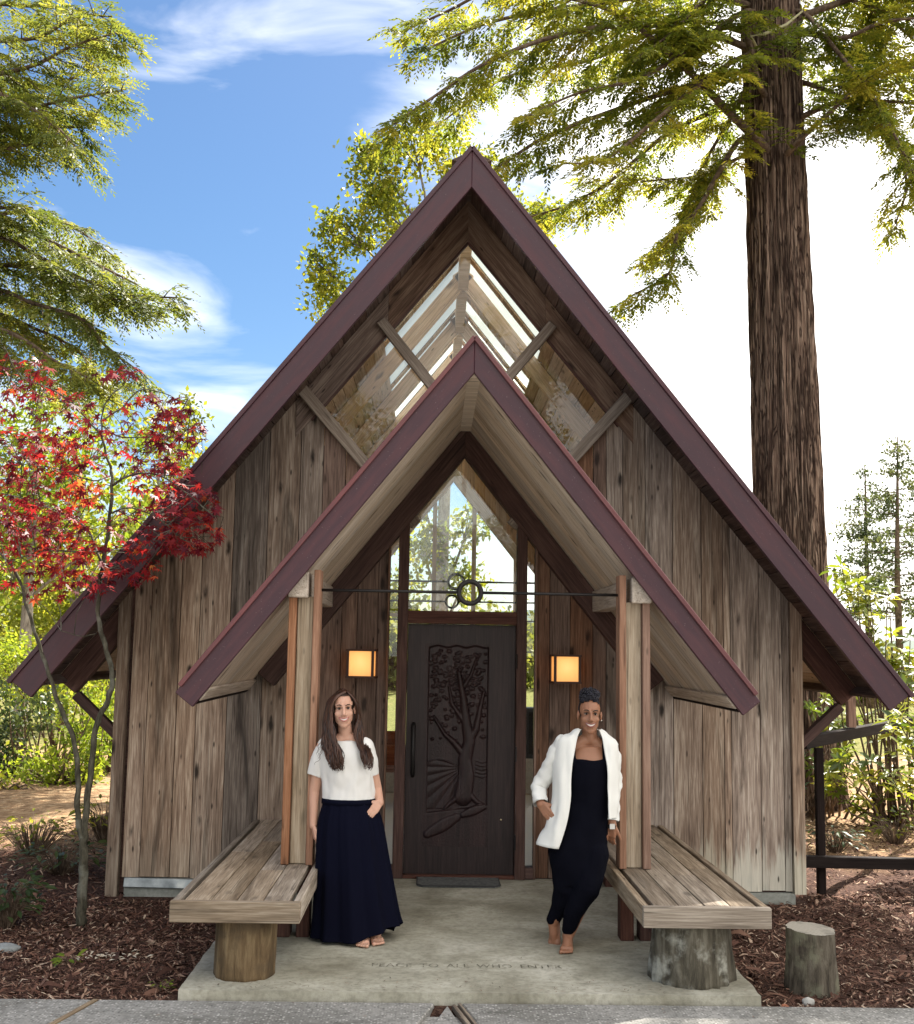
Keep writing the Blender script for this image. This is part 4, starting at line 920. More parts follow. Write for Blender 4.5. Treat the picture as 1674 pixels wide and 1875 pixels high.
# ------------------------------------------------------------------ conifer at the left edge
rng = np.random.default_rng(8); lv = Leaves(); wd = MB()
LT = np.array([-6.9,3.2,-.12]); lt = empty('conifer_tree', tuple(LT), 0, 'sunlit conifer whose boughs reach in at the upper left', 'tree')
tk = MB(); tk.tube([(0,0,0),(.02,0,4),(0,.03,9),(0,0,13)], [.36,.3,.22,.08], 24); tk.build('trunk', mBARK, lt, True)
kw = dict(sub=.85, step=.075, twig=.25, leaf=.065, lw=.36)
LL = [
 [(-230,40,3.2),(-60,70,3.0),(60,70,2.9),(140,30,2.8),(205,30,2.7)], [(-230,150,3.2),(-40,140,3.0),(60,120,2.8),(130,85,2.7),(212,60,2.6)],
 [(-230,60,3.2),(-60,10,3.4),(40,10,3.5),(120,20,3.6),(190,80,3.7)], [(-230,170,3.2),(-60,200,3.0),(40,200,2.8),(130,180,2.6),(225,165,2.5)],
 [(-230,220,3.3),(-40,240,3.3),(60,230,3.4),(150,230,3.4),(190,190,3.5)], [(-230,180,3.0),(-60,160,2.4),(20,180,2.2),(90,220,2.1),(140,270,2.0)],
 [(-230,120,3.4),(-60,100,3.9),(60,160,4.1),(140,140,4.3),(180,110,4.3)],
 [(-230,260,3.2),(-60,250,3.1),(0,270,3.0),(60,265,3.0),(120,275,3.0)],
 [(-230,420,3.2),(-40,400,3.0),(40,420,2.9),(110,450,2.8),(190,490,2.7),(250,520,2.6)],
 [(-230,480,3.2),(-20,435,3.0),(70,470,2.8),(150,510,2.7),(240,540,2.6),(325,545,2.5)],
 [(-230,500,3.2),(-20,485,3.1),(70,495,3.0),(130,525,2.9),(200,545,2.8),(280,560,2.7)],
 [(-230,520,3.2),(-30,525,3.0),(60,555,2.7),(150,585,2.6),(195,635,2.6),(255,680,2.6)],
 [(-230,560,3.3),(-30,570,3.3),(60,600,3.2),(140,640,3.2),(190,700,3.2)], [(-230,460,3.4),(-40,400,3.7),(60,390,3.9),(140,420,4.0),(210,470,4.1)],
 [(-230,600,3.0),(-30,600,2.5),(40,620,2.3),(100,660,2.2),(160,690,2.2)], [(-230,640,3.3),(-40,640,3.7),(60,680,4.0),(150,720,4.2),(220,700,4.2)],
 [(-230,440,3.0),(-60,390,2.6),(0,380,2.4),(60,380,2.3)],
 [(-230,540,3.6),(-40,560,4.2),(80,540,4.5),(170,600,4.6)],
]
for pts in LL: conifer_limb(lv, wd, rel([P3(*p) for p in pts],LT), .032, rng, **kw)
lv.build('crown', mNEEDL, lt); wd.build('limbs', mTWIG, lt, True)['kind'] = 'stuff'

# ------------------------------------------------------------------ trees behind the chapel and at the sides
def leafy_tree(name, base, h, r, label, clumps, leaf, mat, bark, seed, n_each, lean=(0,0), kindn='tree', lw=.55, sub=12, group=None, up=.6, tone=0.):
    rg = np.random.default_rng(seed); O = np.array(base, float); t_ = empty(name, base, 0, label, kindn, group)
    tp = np.array([lean[0],lean[1],h]); tk = MB()
    pts = [np.array([0,0,0])*1., tp*.3+rg.normal(0,.06,3), tp*.65+rg.normal(0,.1,3), tp]
    C = catmull(pts,5); tk.tube([tuple(x) for x in C], [r*(1-.8*i/(len(C)-1)) for i in range(len(C))], 10); tk.build('trunk', bark, t_, True)
    lv = Leaves(); wd = MB()
    for (c, rr) in clumps:
        c = np.array(c)-O; sc = leafclump(lv, c, rr, int(n_each*np.prod(np.array(rr)/np.array([1,1,1]))**.7), leaf, rg, lw=lw, sub=sub, up=up, tone=tone)
        k = np.clip((c[2]-.6*abs(np.linalg.norm(c[:2]-tp[:2]*min(1,c[2]/h))))/h, .12, .97); i = int(k*(len(C)-1)); s0 = C[i]
        mid = (s0+c)/2+np.array([0,0,-.1]); wd.tube([tuple(s0),tuple(mid),tuple(c)], [r*.28,r*.16,r*.07], 5)
        for q in sc[:7]: wd.tube([tuple(mid*.4+c*.6),tuple((c+q)/2+rg.normal(0,.05,3)),tuple(q)], [r*.09,r*.05,r*.02], 4)
    lv.build('crown', mat, t_); wd.build('limbs', bark, t_, True)['kind'] = 'stuff'; return t_
def pxc(u, v, y, ru, rv, ry=None):
    p = P3(u,v,y); k = (y+9.57)/2100; return (p, (ru*k, ry or (ru+rv)/2*k, rv*k))
yT = 12.0
cl = [pxc(600,530,yT,55,60),pxc(640,420,yT,60,60),pxc(690,330,yT,60,60),pxc(760,270,yT,75,55),pxc(680,270,yT,45,30),pxc(850,300,yT+1,60,60),pxc(580,480,yT,40,25),pxc(720,400,yT,80,70),pxc(930,380,yT+1,70,50),pxc(1000,400,yT+1,40,40),
      pxc(770,900,yT,40,60),pxc(775,1010,yT,50,60),pxc(860,960,yT,40,50),pxc(850,1060,yT,50,40),pxc(740,1090,yT,60,40)]
leafy_tree('broadleaf_tree', (-.02,yT,-.15), 10.5, .19, 'leafy green tree rising behind the left roof slope near the ridge', cl, .12, mBRO, mGREYB, 21, 2300, (-.3,0), sub=20, tone=.08)
# sunlit wood on the left: trees one can tell apart
yL = 14.0
leafy_tree('pale_trunk_tree', (P3(38,1300,yL)[0],yL,-.15), 9.5, .15, 'slim pale trunk with yellow green leaves at the left edge', [pxc(30,800,yL,110,100),pxc(90,950,yL,110,90),pxc(20,1050,yL,80,70),pxc(190,820,yL+1,90,90),pxc(230,930,yL,90,70),pxc(120,720,yL,90,60)], .13, mLIME, mGREYB, 31, 900, (.1,0), sub=16, tone=.05)
leafy_tree('slim_tree', (P3(115,1300,yL+4)[0],yL+4,-.15), 10.5, .13, 'slim leafy tree behind the maple, bright in the sun', [pxc(150,1080,yL+4,100,80),pxc(60,1150,yL+4,100,70),pxc(300,800,yL+4,70,60),pxc(340,770,yL+4,45,50),pxc(200,1000,yL+4,110,70),pxc(90,850,yL+4,80,70)], .15, mBRO, mGREYB, 32, 900, (.2,0), sub=14, tone=.1)
leafy_tree('spreading_tree', (P3(260,1300,yL+8)[0],yL+8,-.15), 8, .14, 'broad sunlit tree behind the left eave', [pxc(280,950,yL+8,100,70),pxc(200,1130,yL+8,130,80),pxc(340,870,yL+8,60,60),pxc(100,1020,yL+8,120,90),pxc(10,940,yL+8,100,100)], .18, mBRO, mGREYB, 33, 900, (.2,0), sub=14, tone=.12)
def shrub(name, base, label, clumps, leaf, mat, seed, n_each, group=None, lw=.55, nst=7, sub=14, tone=0., cat='shrub'):
    rg = np.random.default_rng(seed); O = np.array(base, float); t_ = empty(name, base, 0, label, cat, group); lv = Leaves(); wd = MB()
    for (c, rr) in clumps:
        c = np.array(c)-O; sc = leafclump(lv, c, rr, int(n_each*np.prod(rr)**.7), leaf, rg, lw=lw, sub=sub, tone=tone)
        for q in sc[:nst]:
            b = np.array([c[0]*.35+rg.normal(0,.12),c[1]*.35+rg.normal(0,.12),0.]); wd.tube([tuple(b),tuple((b+q)/2+np.array([rg.normal(0,.06),rg.normal(0,.06),.1])),tuple(q)], [.02,.013,.005], 5)
    lv.build('foliage', mat, t_); wd.build('stems', mTWIG, t_, True); return t_
def base_of(u, y): return (P3(u,1400,y)[0], y, float(gz(P3(u,1400,y)[0],y)))
for i, (u, y, cl, m_, lab, tn) in enumerate([
  (120,7.2,[(110,1400,70,60),(60,1430,60,40),(170,1420,60,50),(150,1340,60,60)],mLIME,'lime green bush in the sun between the maple stems and chapel',.12),
  (30,8.0,[(20,1380,80,70),(40,1300,70,60),(-30,1400,60,60)],mDKL,'dark green bush at the left edge behind the maple',.1),
  (190,9.0,[(200,1390,60,70),(170,1300,70,60),(215,1320,50,60)],mLIME,'bright bush hard against the left wall of the chapel',.1),
  (90,10.5,[(90,1250,90,70),(20,1230,80,70),(160,1230,90,60)],mLIME,'tall yellow green bush behind the lime bush at left',.16),
  (-10,6.4,[(-10,1450,50,30),(40,1462,50,22)],mBRO,'low yellow green bush at the left picture edge',.2)]):
    shrub('bush', base_of(u,y), lab, [pxc(a,b,y,ru,rv) for a,b,ru,rv in cl], .085, m_, 50+i, 2600, 'bushes left of the chapel', tone=tn)
# ------------------------------------------------------------------ right side: rhododendrons, far conifers
def leaf_template(kind):
    if kind == 'maple':
        v = [(0,0,0)]; L = [.5,.8,.97,1.,.97,.8,.5]; A = [-125,-84,-42,0,42,84,125]
        for i in range(7):
            a = rad(A[i]); v.append((L[i]*math.cos(a), L[i]*math.sin(a), -.22*L[i]**2))
            if i < 6: b = rad((A[i]+A[i+1])/2); v.append((.36*math.cos(b), .36*math.sin(b), .02))
        f = [(0,i,i+1) for i in range(1,13)]; return np.array(v,float), np.array(f)
    v = [(0,0,0),(.3,.16,.03),(.65,.17,.03),(1,0,-.1),(.65,-.17,.03),(.3,-.16,.03),(.33,0,-.02),(.68,0,-.03)]
    f = [(0,6,1),(1,6,7),(1,7,2),(2,7,3),(0,5,6),(5,7,6),(5,4,7),(4,3,7)]; return np.array(v,float), np.array(f)
def leaf_frames(p, d, n, size):
    n = unit(n-d*np.sum(n*d,1,keepdims=True)); s = np.cross(n,d); return np.stack([d*size[:,None], s*size[:,None], n*size[:,None]],-1)   # (N,3,3)
def leaf_things(parent, mat, tmpl, p, d, n, size, rnd, nobj, nm='leaf', rest='foliage', order=None):
    """the largest nobj leaves as objects that share mesh data, the others joined as one part"""
    TV, TF = tmpl; Fm = leaf_frames(p,d,n,size); N = len(p)
    idx = order if order is not None else np.arange(N); a, b = idx[:nobj], idx[nobj:]
    variants = []
    for k in range(8): variants.append(npmesh(nm, TV, TF, np.full(len(TV), (k+.5)/8), smooth=False)); variants[-1].materials.append(mat)
    for i in a:
        M4 = Matrix.Identity(4)
        for r_ in range(3):
            for c_ in range(3): M4[r_][c_] = Fm[i][r_][c_]
            M4[r_][3] = p[i][r_]
        o = bpy.data.objects.new(nm, variants[int(np.clip(rnd[i],0,.999)*8)]); COL.objects.link(o); o.matrix_basis = M4; o.parent = parent
    if len(b):
        V = (np.einsum('nij,kj->nki', Fm[b], TV)+p[b][:,None,:]).reshape(-1,3); F_ = (TF[None]+(np.arange(len(b))*len(TV))[:,None,None]).reshape(-1,3)
        o = link(rest, npmesh(rest, V, F_, np.repeat(rnd[b],len(TV))), mat, parent); o['kind'] = 'stuff'
mRHO = leafmat('rhododendron_leaves', [(.0,(.03,.06,.012)),(.45,(.10,.15,.02)),(.75,(.24,.27,.03)),(1.,(.42,.40,.05))], .5, .35, gloss=.5)
def rhodo(base, label, clumps, seed, nwh, size, nobj, tone=0.):
    rg = np.random.default_rng(seed); O = np.array(base,float); t_ = empty('rhododendron', base, 0, label, 'shrub', 'rhododendrons right of the chapel'); wd = MB(); P=[];D=[];Nn=[];S_=[];R_=[]
    for (c, rr) in clumps:
        c = np.array(c)-O; rr = np.array(rr); k = int(nwh*np.prod(rr)**.6)
        for i in range(k):
            q = c+unit(rg.normal(0,1,3))*rr*rg.uniform(.2,1)**.5; ax = unit(np.array([rg.normal(0,.45),rg.normal(0,.45)-.25,1.])); tn = .5+tone+rg.normal(0,.2)
            b = np.array([c[0]*.5+rg.normal(0,.15),c[1]*.5+rg.normal(0,.15),0.])
            if i%2 == 0: wd.tube([tuple(b),tuple(b*.5+q*.5+np.array([rg.normal(0,.1),rg.normal(0,.1),-.05])),tuple(q)], [.018,.011,.005], 5)
            m = rg.integers(6,11); x = unit(np.cross(ax,(0.3,1,.2))); y = np.cross(ax,x); off = rg.uniform(0,6)
            for j in range(m):
                a = off+2*math.pi*j/m; el = rg.uniform(-.35,.5); d = unit((x*math.cos(a)+y*math.sin(a))*math.cos(el)+ax*math.sin(el))
                P.append(q+d*.01+ax*rg.uniform(-.04,.02)); D.append(d); Nn.append(ax+rg.normal(0,.2,3)); S_.append(size*rg.uniform(.65,1.2)); R_.append(np.clip(tn+rg.normal(0,.1),0,1))
    P=np.array(P); leaf_things(t_, mRHO, leaf_template('oval'), P, np.array(D), np.array(Nn), np.array(S_), np.array(R_), nobj, order=np.argsort(P[:,1]))
    wd.build('stems', mTWIG, t_, True)
yR = 3.2
rhodo((6.3,1.6,-.1), 'rhododendron with large leaves in front of the handrail at the right edge', [pxc(1650,1330,1.3,45,40),pxc(1670,1400,1.4,40,60),pxc(1690,1300,1.2,40,60)], 61, 120, .15, 150, .02)
rhodo((5.6,4.2,-.1), 'tall sunlit rhododendron behind the handrail beside the right eave', [pxc(1600,1100,4.2,60,40),pxc(1545,1060,4.2,45,35),pxc(1630,1180,4.2,60,40),pxc(1610,1420,4.0,70,80),pxc(1540,1400,4.0,50,60),pxc(1650,1250,4.0,50,50),pxc(1560,1150,4.4,50,40)], 62, 90, .16, 150, .12)
rhodo((4.3,4.8,-.1), 'rhododendron seen below the right eave behind the corner post', [pxc(1510,1320,4.6,45,60),pxc(1490,1430,4.6,40,60),pxc(1560,1330,4.8,50,50)], 63, 90, .15, 60, -.05)
rhodo((7.4,5.4,-.1), 'rhododendron furthest to the right behind the tall one', [pxc(1670,1400,5.4,60,90),pxc(1680,1250,5.4,50,60),pxc(1670,1500,5.0,40,30)], 64, 70, .16, 0, .06)
# far slim conifers on the right
rng = np.random.default_rng(77)
mFAR = leafmat('far_needles', [(.0,(.035,.055,.028)),(.5,(.075,.10,.045)),(1.,(.15,.17,.07))], .4, .6)
for (u, vt, vb, y, lab) in ((1592,850,1330,36,'slim far conifer with bare lower trunk beside the big trunk'),(1648,800,1330,31,'tall far conifer at the right picture edge'),(1700,830,1330,34,'far conifer partly cut off by the right picture edge')):
    b = P3(u,1186,y); tp = P3(u-8 if u < 1600 else u-4,vt,y); h = tp[2]+.2; O = np.array([b[0],y,-.2]); ft = empty('far_conifer', tuple(O), 0, lab, 'tree', 'far conifers at right')
    tk = MB(); tk.tube([(0,0,0),(-.02,0,h*.5),(tp[0]-b[0],0,h)], [.17,.11,.02], 8); tk.build('trunk', mTWIG, ft, True); lv = Leaves(); wd = MB()
    for i in range(46):
        k = rng.uniform(.34,1.); z = h*k; a = rng.uniform(0,6.28); L = (1.05-k)*2.6*rng.uniform(.5,1.15)+.25; q = np.array([math.cos(a)*L,math.sin(a)*L,z+.12*L+rng.normal(0,.1)]); s0 = np.array([(tp[0]-b[0])*k**2,0,z])
        wd.tube([tuple(s0),tuple(q)], [.025,.006], 4); n = int(26+46*L)
        w_ = rng.uniform(.25,1.1,n)[:,None]; pos = s0+(q-s0)*w_+rng.normal(0,1,(n,3))*np.array([.16,.16,.10]); d = unit(rng.normal(0,1,(n,3))+[0,0,-.3]); nr = unit(rng.normal(0,1,(n,3))+[0,0,.5]); nr = unit(nr-d*np.sum(nr*d,1,keepdims=True)); Ln = rng.uniform(.09,.2,n)
        V,F = quads(pos,d,nr,Ln,Ln*.5); lv.add(V,F,np.clip(.5+rng.normal(0,.2)+rng.normal(0,.08,n),0,1))
    lv.build('crown', mFAR, ft); wd.build('limbs', mTWIG, ft)['kind'] = 'stuff'
# the far wood that closes the view on both sides, one mass
rng = np.random.default_rng(78); lv = Leaves()
for i in range(150):
    u = rng.uniform(-500,2200); y = rng.uniform(38,60); x = P3(u,1186,y)[0]; hh = rng.uniform(2.,4.2) + (4.5*rng.uniform(.2,1) if u < 420 else 0) - (1.6 if u > 1450 else 0)
    leafclump(lv, (x,y,hh*.5), (2.6,2.0,hh*.55), 800, .42, rng, sub=12, tone=.1)
tag(lv.build('far_wood', leafmat('far_wood_leaves', [(.0,(.05,.07,.02)),(.5,(.13,.15,.035)),(1.,(.26,.25,.06))], .5, .6), None), 'sunlit yellow green wood filling the view behind the chapel', 'woodland', kind='stuff')
# hills far off
hl = []; hx = np.linspace(-900,900,60); Vh=[]; 
for x in hx: z = 14+10*math.sin(x*.007+1)+6*math.sin(x*.019); Vh += [(x,760,-5),(x,800,z),(x,1000,z-4)]
Fh = [(3*i+j,3*i+j+3,3*i+j+4,3*i+j+1) for i in range(59) for j in range(2)]
tag(link('hills', npmesh('hills', np.array(Vh), np.array(Fh), smooth=True), plain('hill_green', (.07,.10,.08), .9)), kind='structure')
# trees across the clearing behind the camera: they show only as reflections in the gable glass
for i, (x, y, h, lab) in enumerate(((3.2,-27,13,'tree across the clearing mirrored in the right gable pane'),(-4.6,-30,14,'tree across the clearing mirrored in the left gable pane'),(9.5,-33,15,'outer tree across the clearing behind the viewer'))):
    cl = [((x+rng.normal(0,1.5),y+rng.normal(0,1.),h*k),(1.3,1.2,.9)) for k in np.linspace(.30,.98,14)]
    leafy_tree('clearing_tree', (x,y,-.1), h*.95, .28, lab, cl, .13, mBRO, mTWIG, 90+i, 1000, group='trees across the clearing')

# ------------------------------------------------------------------ red maple in front of the left corner
yM = -1.15; mb = atz(148,1692,-.07); MO = np.array([mb.x,yM,-.10])
maple = empty('maple_tree', tuple(MO), 0, 'young red leaved maple with two thin stems left of the chapel', 'tree')
mMAPB = barkmat('maple_bark', [(.3,(.03,.028,.020)),(.5,(.07,.064,.046)),(.7,(.125,.115,.085))], (9,9,2.5), (.17,.17,.14))
def mp3(u, v, dy=0.): return np.array(P3(u,v,yM+dy))-MO
def stem(pts, r0, r1, nm='stem', n=8):
    C = catmull([mp3(*p) for p in pts],5); m = MB(); L = len(C); m.tube([tuple(c+np.array([.004*math.sin(i*1.7),.004*math.cos(i*1.3),0])) for i, c in enumerate(C)], [.82*(r0+(r1-r0)*i/(L-1))+.0016*math.sin(i*2.1)*(r0/.03) for i in range(L)], n); m.build(nm, mMAPB, maple, True); return C
rg = np.random.default_rng(14)
B = []
B.append(stem([(148,1696),(150,1650),(153,1590),(153,1535)], .047, .036, 'trunk', 12))
B.append(stem([(152,1545),(142,1490),(143,1420),(134,1352),(108,1290),(90,1235),(72,1182),(52,1120),(30,1050,.1),(-10,1000,.2)], .028, .011))
B.append(stem([(154,1545),(158,1480),(168,1400),(176,1330),(197,1283),(206,1240),(192,1180),(180,1130),(184,1060),(197,980),(205,900),(204,860)], .03, .014))
B.append(stem([(204,862),(190,815),(186,770),(195,735,-.1),(225,705,-.1)], .012, .004, 'branch'))
B.append(stem([(186,770),(225,745,.1),(255,715,.15),(300,720,.2),(350,745,.25)], .009, .003, 'branch'))
B.append(stem([(190,1045),(160,970,.15),(110,938,.25),(50,915,.3),(-10,900,.35)], .012, .005, 'branch'))
B.append(stem([(188,800),(150,758,-.1),(100,715,-.2),(40,690,-.3),(10,640,-.3)], .010, .004, 'branch'))
B.append(stem([(204,890),(240,870,-.2),(290,870,-.35),(345,905,-.45),(390,945,-.5)], .011, .004, 'branch'))
B.append(stem([(200,940),(240,930,-.2),(290,950,-.3),(330,985,-.4)], .009, .003, 'branch'))
B.append(stem([(190,1010),(140,1010,-.2),(80,1010,-.3),(10,1030,-.35)], .009, .003, 'branch'))
B.append(stem([(204,870),(170,880,-.2),(110,860,-.3),(40,850,-.4)], .008, .003, 'branch'))
B.append(stem([(188,780),(220,800,-.15),(270,800,-.3),(330,800,-.4)], .008, .003, 'branch'))
B.append(stem([(176,1160),(150,1165,-.1),(112,1155,-.15)], .006, .003, 'branch'))
allB = np.concatenate(B[3:])
clus = [(70,770,90,60,120,0),(60,840,85,50,130,0),(60,960,80,35,130,.05),(70,1010,90,35,140,.05),(150,1020,70,30,70,.1),(130,850,60,50,70,.12),(150,905,45,20,45,.28),(180,780,60,40,45,-.05),(40,690,50,40,45,0),(215,682,38,12,22,-.12),
        (290,745,60,22,60,-.12),(320,790,50,40,65,-.1),(270,830,50,35,55,-.08),(300,880,55,30,70,.02),(340,920,55,35,120,.02),(350,975,50,35,130,.08),(300,1000,60,18,50,.12),(240,960,40,40,40,0),(250,1040,50,18,35,.05),(210,1060,45,18,35,.05),(100,1075,90,22,45,-.02),(20,900,40,40,45,.02),(110,940,70,40,60,.05)]
Lp=[];Ld=[];Ln_=[];Ls=[];Lr=[]; tw = MB()
for (u,v,ru,rv,n,tn) in clus:
    for i in range(int(n*1.05)):
        a = rg.uniform(0,6.28); k = 1.15*rg.uniform(0,1)**.5; dy = rg.uniform(-.5,.35); q = mp3(u+ru*k*math.cos(a), v+rv*k*math.sin(a), dy)
        d = unit(np.array([rg.normal(0,.7),rg.normal(0,.7)-.25,rg.uniform(-.95,.05)])); nn = np.array([rg.normal(0,.45),rg.normal(0,.45)-.35,.8])
        Lp.append(q); Ld.append(d); Ln_.append(nn); Ls.append(rg.uniform(.036,.075)); Lr.append(np.clip(.40+tn*1.4+rg.normal(0,.19),0,1))
        if i%7 == 0:
            j = np.argmin(np.linalg.norm(allB-q,axis=1)); s0 = allB[j]; tw.tube([tuple(s0),tuple((s0+q)/2+rg.normal(0,.02,3)+[0,0,.03]),tuple(q)], [.0035,.0025,.0015], 4, False)
Lp=np.array(Lp); Lr=np.array(Lr)
mMAP = leafmat('maple_leaves', [(.0,(.05,.008,.020)),(.35,(.15,.012,.026)),(.6,(.32,.020,.026)),(.8,(.48,.06,.03)),(1.,(.55,.20,.05))], .55, .45)
leaf_things(maple, mMAP, leaf_template('maple'), Lp, np.array(Ld), np.array(Ln_), np.array(Ls), Lr, 300, order=np.argsort(-np.array(Ls)))
o = tw.build('twigs', mMAPB, maple); o['kind'] = 'stuff'

# ------------------------------------------------------------------ bark mulch, litter, small plants, stones
rg = np.random.default_rng(15)
def chips(n, xr, yr, size, excl=None):
    x = rg.uniform(*xr,n); y = rg.uniform(*yr,n); k = (np.abs(x) > 1.62) | (y > .1); k &= ~((np.abs(x) < 2.86) & (y > -.06)); x, y = x[k], y[k]; n = len(x)
    z = gz(x,y)+rg.uniform(.0,.018,n); a = rg.uniform(0,6.28,n); d = unit(np.stack([np.cos(a),np.sin(a),rg.normal(0,.28,n)],-1)); nr = unit(np.stack([rg.normal(0,.45,n),rg.normal(0,.45,n),np.ones(n)],-1)); nr = unit(nr-d*np.sum(nr*d,1,keepdims=True))
    L = size*rg.uniform(.4,1.6,n); s_ = np.cross(d,nr); w = L*rg.uniform(.06,.26,n); b = np.stack([x,y,z],-1)-d*(L/2)[:,None]; bend = (L*rg.normal(0,.14,n))[:,None]*nr
    L = L[:,None]; w = w[:,None]; V = np.stack([b-s_*w*.35, b+s_*w*.35, b+d*L*.5+s_*w*.5+bend, b+d*L-s_*w*.1, b+d*L+s_*w*.25, b+d*L*.5-s_*w*.5+bend],1).reshape(-1,3)
    I = np.arange(n)[:,None]*6; F_ = np.concatenate([I+np.array([[0,1,2,5]]), I+np.array([[5,2,4,3]])]); return V, F_, np.repeat(rg.uniform(0,1,n)**1.4,6)
Vs=[];Fs=[];Rs=[];o_=0
for args in ((26000,(-4.6,-1.3),(-3.2,-.2),.04),(24000,(1.3,4.4),(-3.2,.3),.04),(6000,(-6,-2.8),(-.3,3.5),.06),(6000,(2.8,7),(0,4.5),.06),(1200,(-4.6,-1.4),(-3.1,0),.10),(1200,(1.4,4.4),(-3.1,.3),.10)):
    V,F_,r_ = chips(*args); Vs.append(V); Fs.append(F_+o_); Rs.append(r_); o_ += len(V)
t = MT('bark_chips', .9, spec=.12); at = t.n('ShaderNodeAttribute', attribute_name='rnd'); t.col(t.ramp(at.outputs['Fac'], [(0,(.04,.02,.015)),(.4,(.11,.055,.04)),(.75,(.21,.12,.085)),(.92,(.36,.25,.18)),(1,(.52,.42,.32))]))
tag(link('bark_mulch', npmesh('bark_mulch', np.concatenate(Vs), np.concatenate(Fs), np.concatenate(Rs)), t.m), 'reddish brown bark chips spread over the beds beside the porch', 'mulch', kind='stuff')
def plant(u, v, z, label, n, size, mat, seed, spread, hgt, nm='ground_plant', tone=0., grp='small plants in the mulch'):
    p = atz(u,v,z); b = (p.x,p.y,float(gz(p.x,p.y))); t_ = empty(nm, b, 0, label, 'plant', grp); r_ = np.random.default_rng(seed); wd = MB(); P=[];D=[];N_=[]
    for i in range(n):
        a = r_.uniform(0,6.28); k = r_.uniform(.1,1)**.6*spread; q = np.array([k*math.cos(a),k*math.sin(a),hgt*r_.uniform(.35,1.)]); P.append(q); D.append(unit(np.array([math.cos(a)+r_.normal(0,.4),math.sin(a)+r_.normal(0,.4),r_.normal(-.1,.3)]))); N_.append(np.array([r_.normal(0,.3),r_.normal(0,.3)-.2,1.]))
        wd.tube([(q[0]*.2,q[1]*.2,0.),tuple(q*.6+np.array([0,0,hgt*.2])),tuple(q)], [.004,.003,.0015], 4, False)
    P=np.array(P); leaf_things(t_, mat, leaf_template('oval'), P, np.array(D), np.array(N_), size*r_.uniform(.6,1.2,n), np.clip(.5+tone+r_.normal(0,.15,n),0,1), min(n,40) if size > .05 else 0); s_ = wd.build('stems', mTWIG, t_); s_['kind'] = 'stuff'
plant(110,1600,-.1,'dark leafy plant behind the maple trunk',110,.09,mDKL,1,.38,.26,tone=.1)
plant(60,1560,-.1,'yellow green leafy plant in the sun left of the maple',140,.09,mBRO,2,.5,.35,tone=.1)
plant(190,1540,-.1,'yellowing plant against the left corner of the chapel',90,.09,mBRO,3,.3,.42,tone=.2)
plant(8,1690,-.08,'dark bushy plant at the lower left picture edge',120,.09,mDKL,4,.26,.34,tone=.0)
plant(125,1765,-.04,'single bright green sprig in the mulch before the maple',9,.075,mLIME,5,.05,.06,tone=.1)
plant(292,1818,-.02,'tiny yellow green sprig beside the slab corner',14,.035,mLIME,6,.06,.05,tone=.1)
plant(1530,1560,-.1,'dark low plant under the lower rail by the right corner',70,.09,mDKL,7,.3,.25)
plant(1640,1540,-.1,'low green plant beyond the lower rail at right',90,.09,mBRO,8,.35,.3)
def stone(u, v, r, label, c, seed, sq=.7):
    p = atz(u,v,0.); bm = bmesh.new(); bmesh.ops.create_icosphere(bm, subdivisions=3, radius=1)
    for w in bm.verts: w.co *= 1+.22*mnoise.noise(w.co*1.3+Vector((seed,0,0)))
    bmesh.ops.scale(bm, vec=(r,r*.8,r*sq), verts=bm.verts); me = bpy.data.meshes.new('stone'); bm.to_mesh(me); bm.free(); me.polygons.foreach_set('use_smooth',[True]*len(me.polygons))
    o = link('stone', me, concrete('stone_'+str(seed), tuple(x*.7 for x in c), c, tuple(min(1,x*1.2) for x in c))); o.location = (p.x,p.y,float(gz(p.x,p.y))+r*sq*.55); return tag(o, label, 'stone', 'stones in the mulch')
stone(1480,1835,.035,'pale round pebble at the foot of the sawn stump',(.42,.41,.38),1)
stone(1437,1842,.022,'small red stone left of the sawn stump',(.35,.14,.08),2)
stone(1398,1645,.03,'pale stone by the right bench under the wall',(.4,.36,.3),3,.5)
stone(10,1722,.09,'grey flat stone at the left picture edge',(.27,.29,.29),4,.35)
# pale dry leaf scraps
sc = MB(); r_ = np.random.default_rng(4); p = atz(205,1758,-.05)
for i in range(26):
    x, y = p.x+r_.normal(0,.1), p.y+r_.normal(0,.06); z = float(gz(x,y))+.012; a = r_.uniform(0,6.28); L = r_.uniform(.02,.05); sc.add([(x,y,z),(x+L*math.cos(a)+.012,y+L*math.sin(a),z+.012),(x+L*1.6*math.cos(a),y+L*1.6*math.sin(a),z+.004),(x+L*math.cos(a)-.012,y+L*math.sin(a)+.01,z+.012)],[(0,1,2,3)])
tag(sc.build('dry_lichen', plain('pale_lichen_scrap', (.5,.44,.35), .95)), 'pale dry scraps of lichen lying on the mulch', 'litter', kind='stuff')

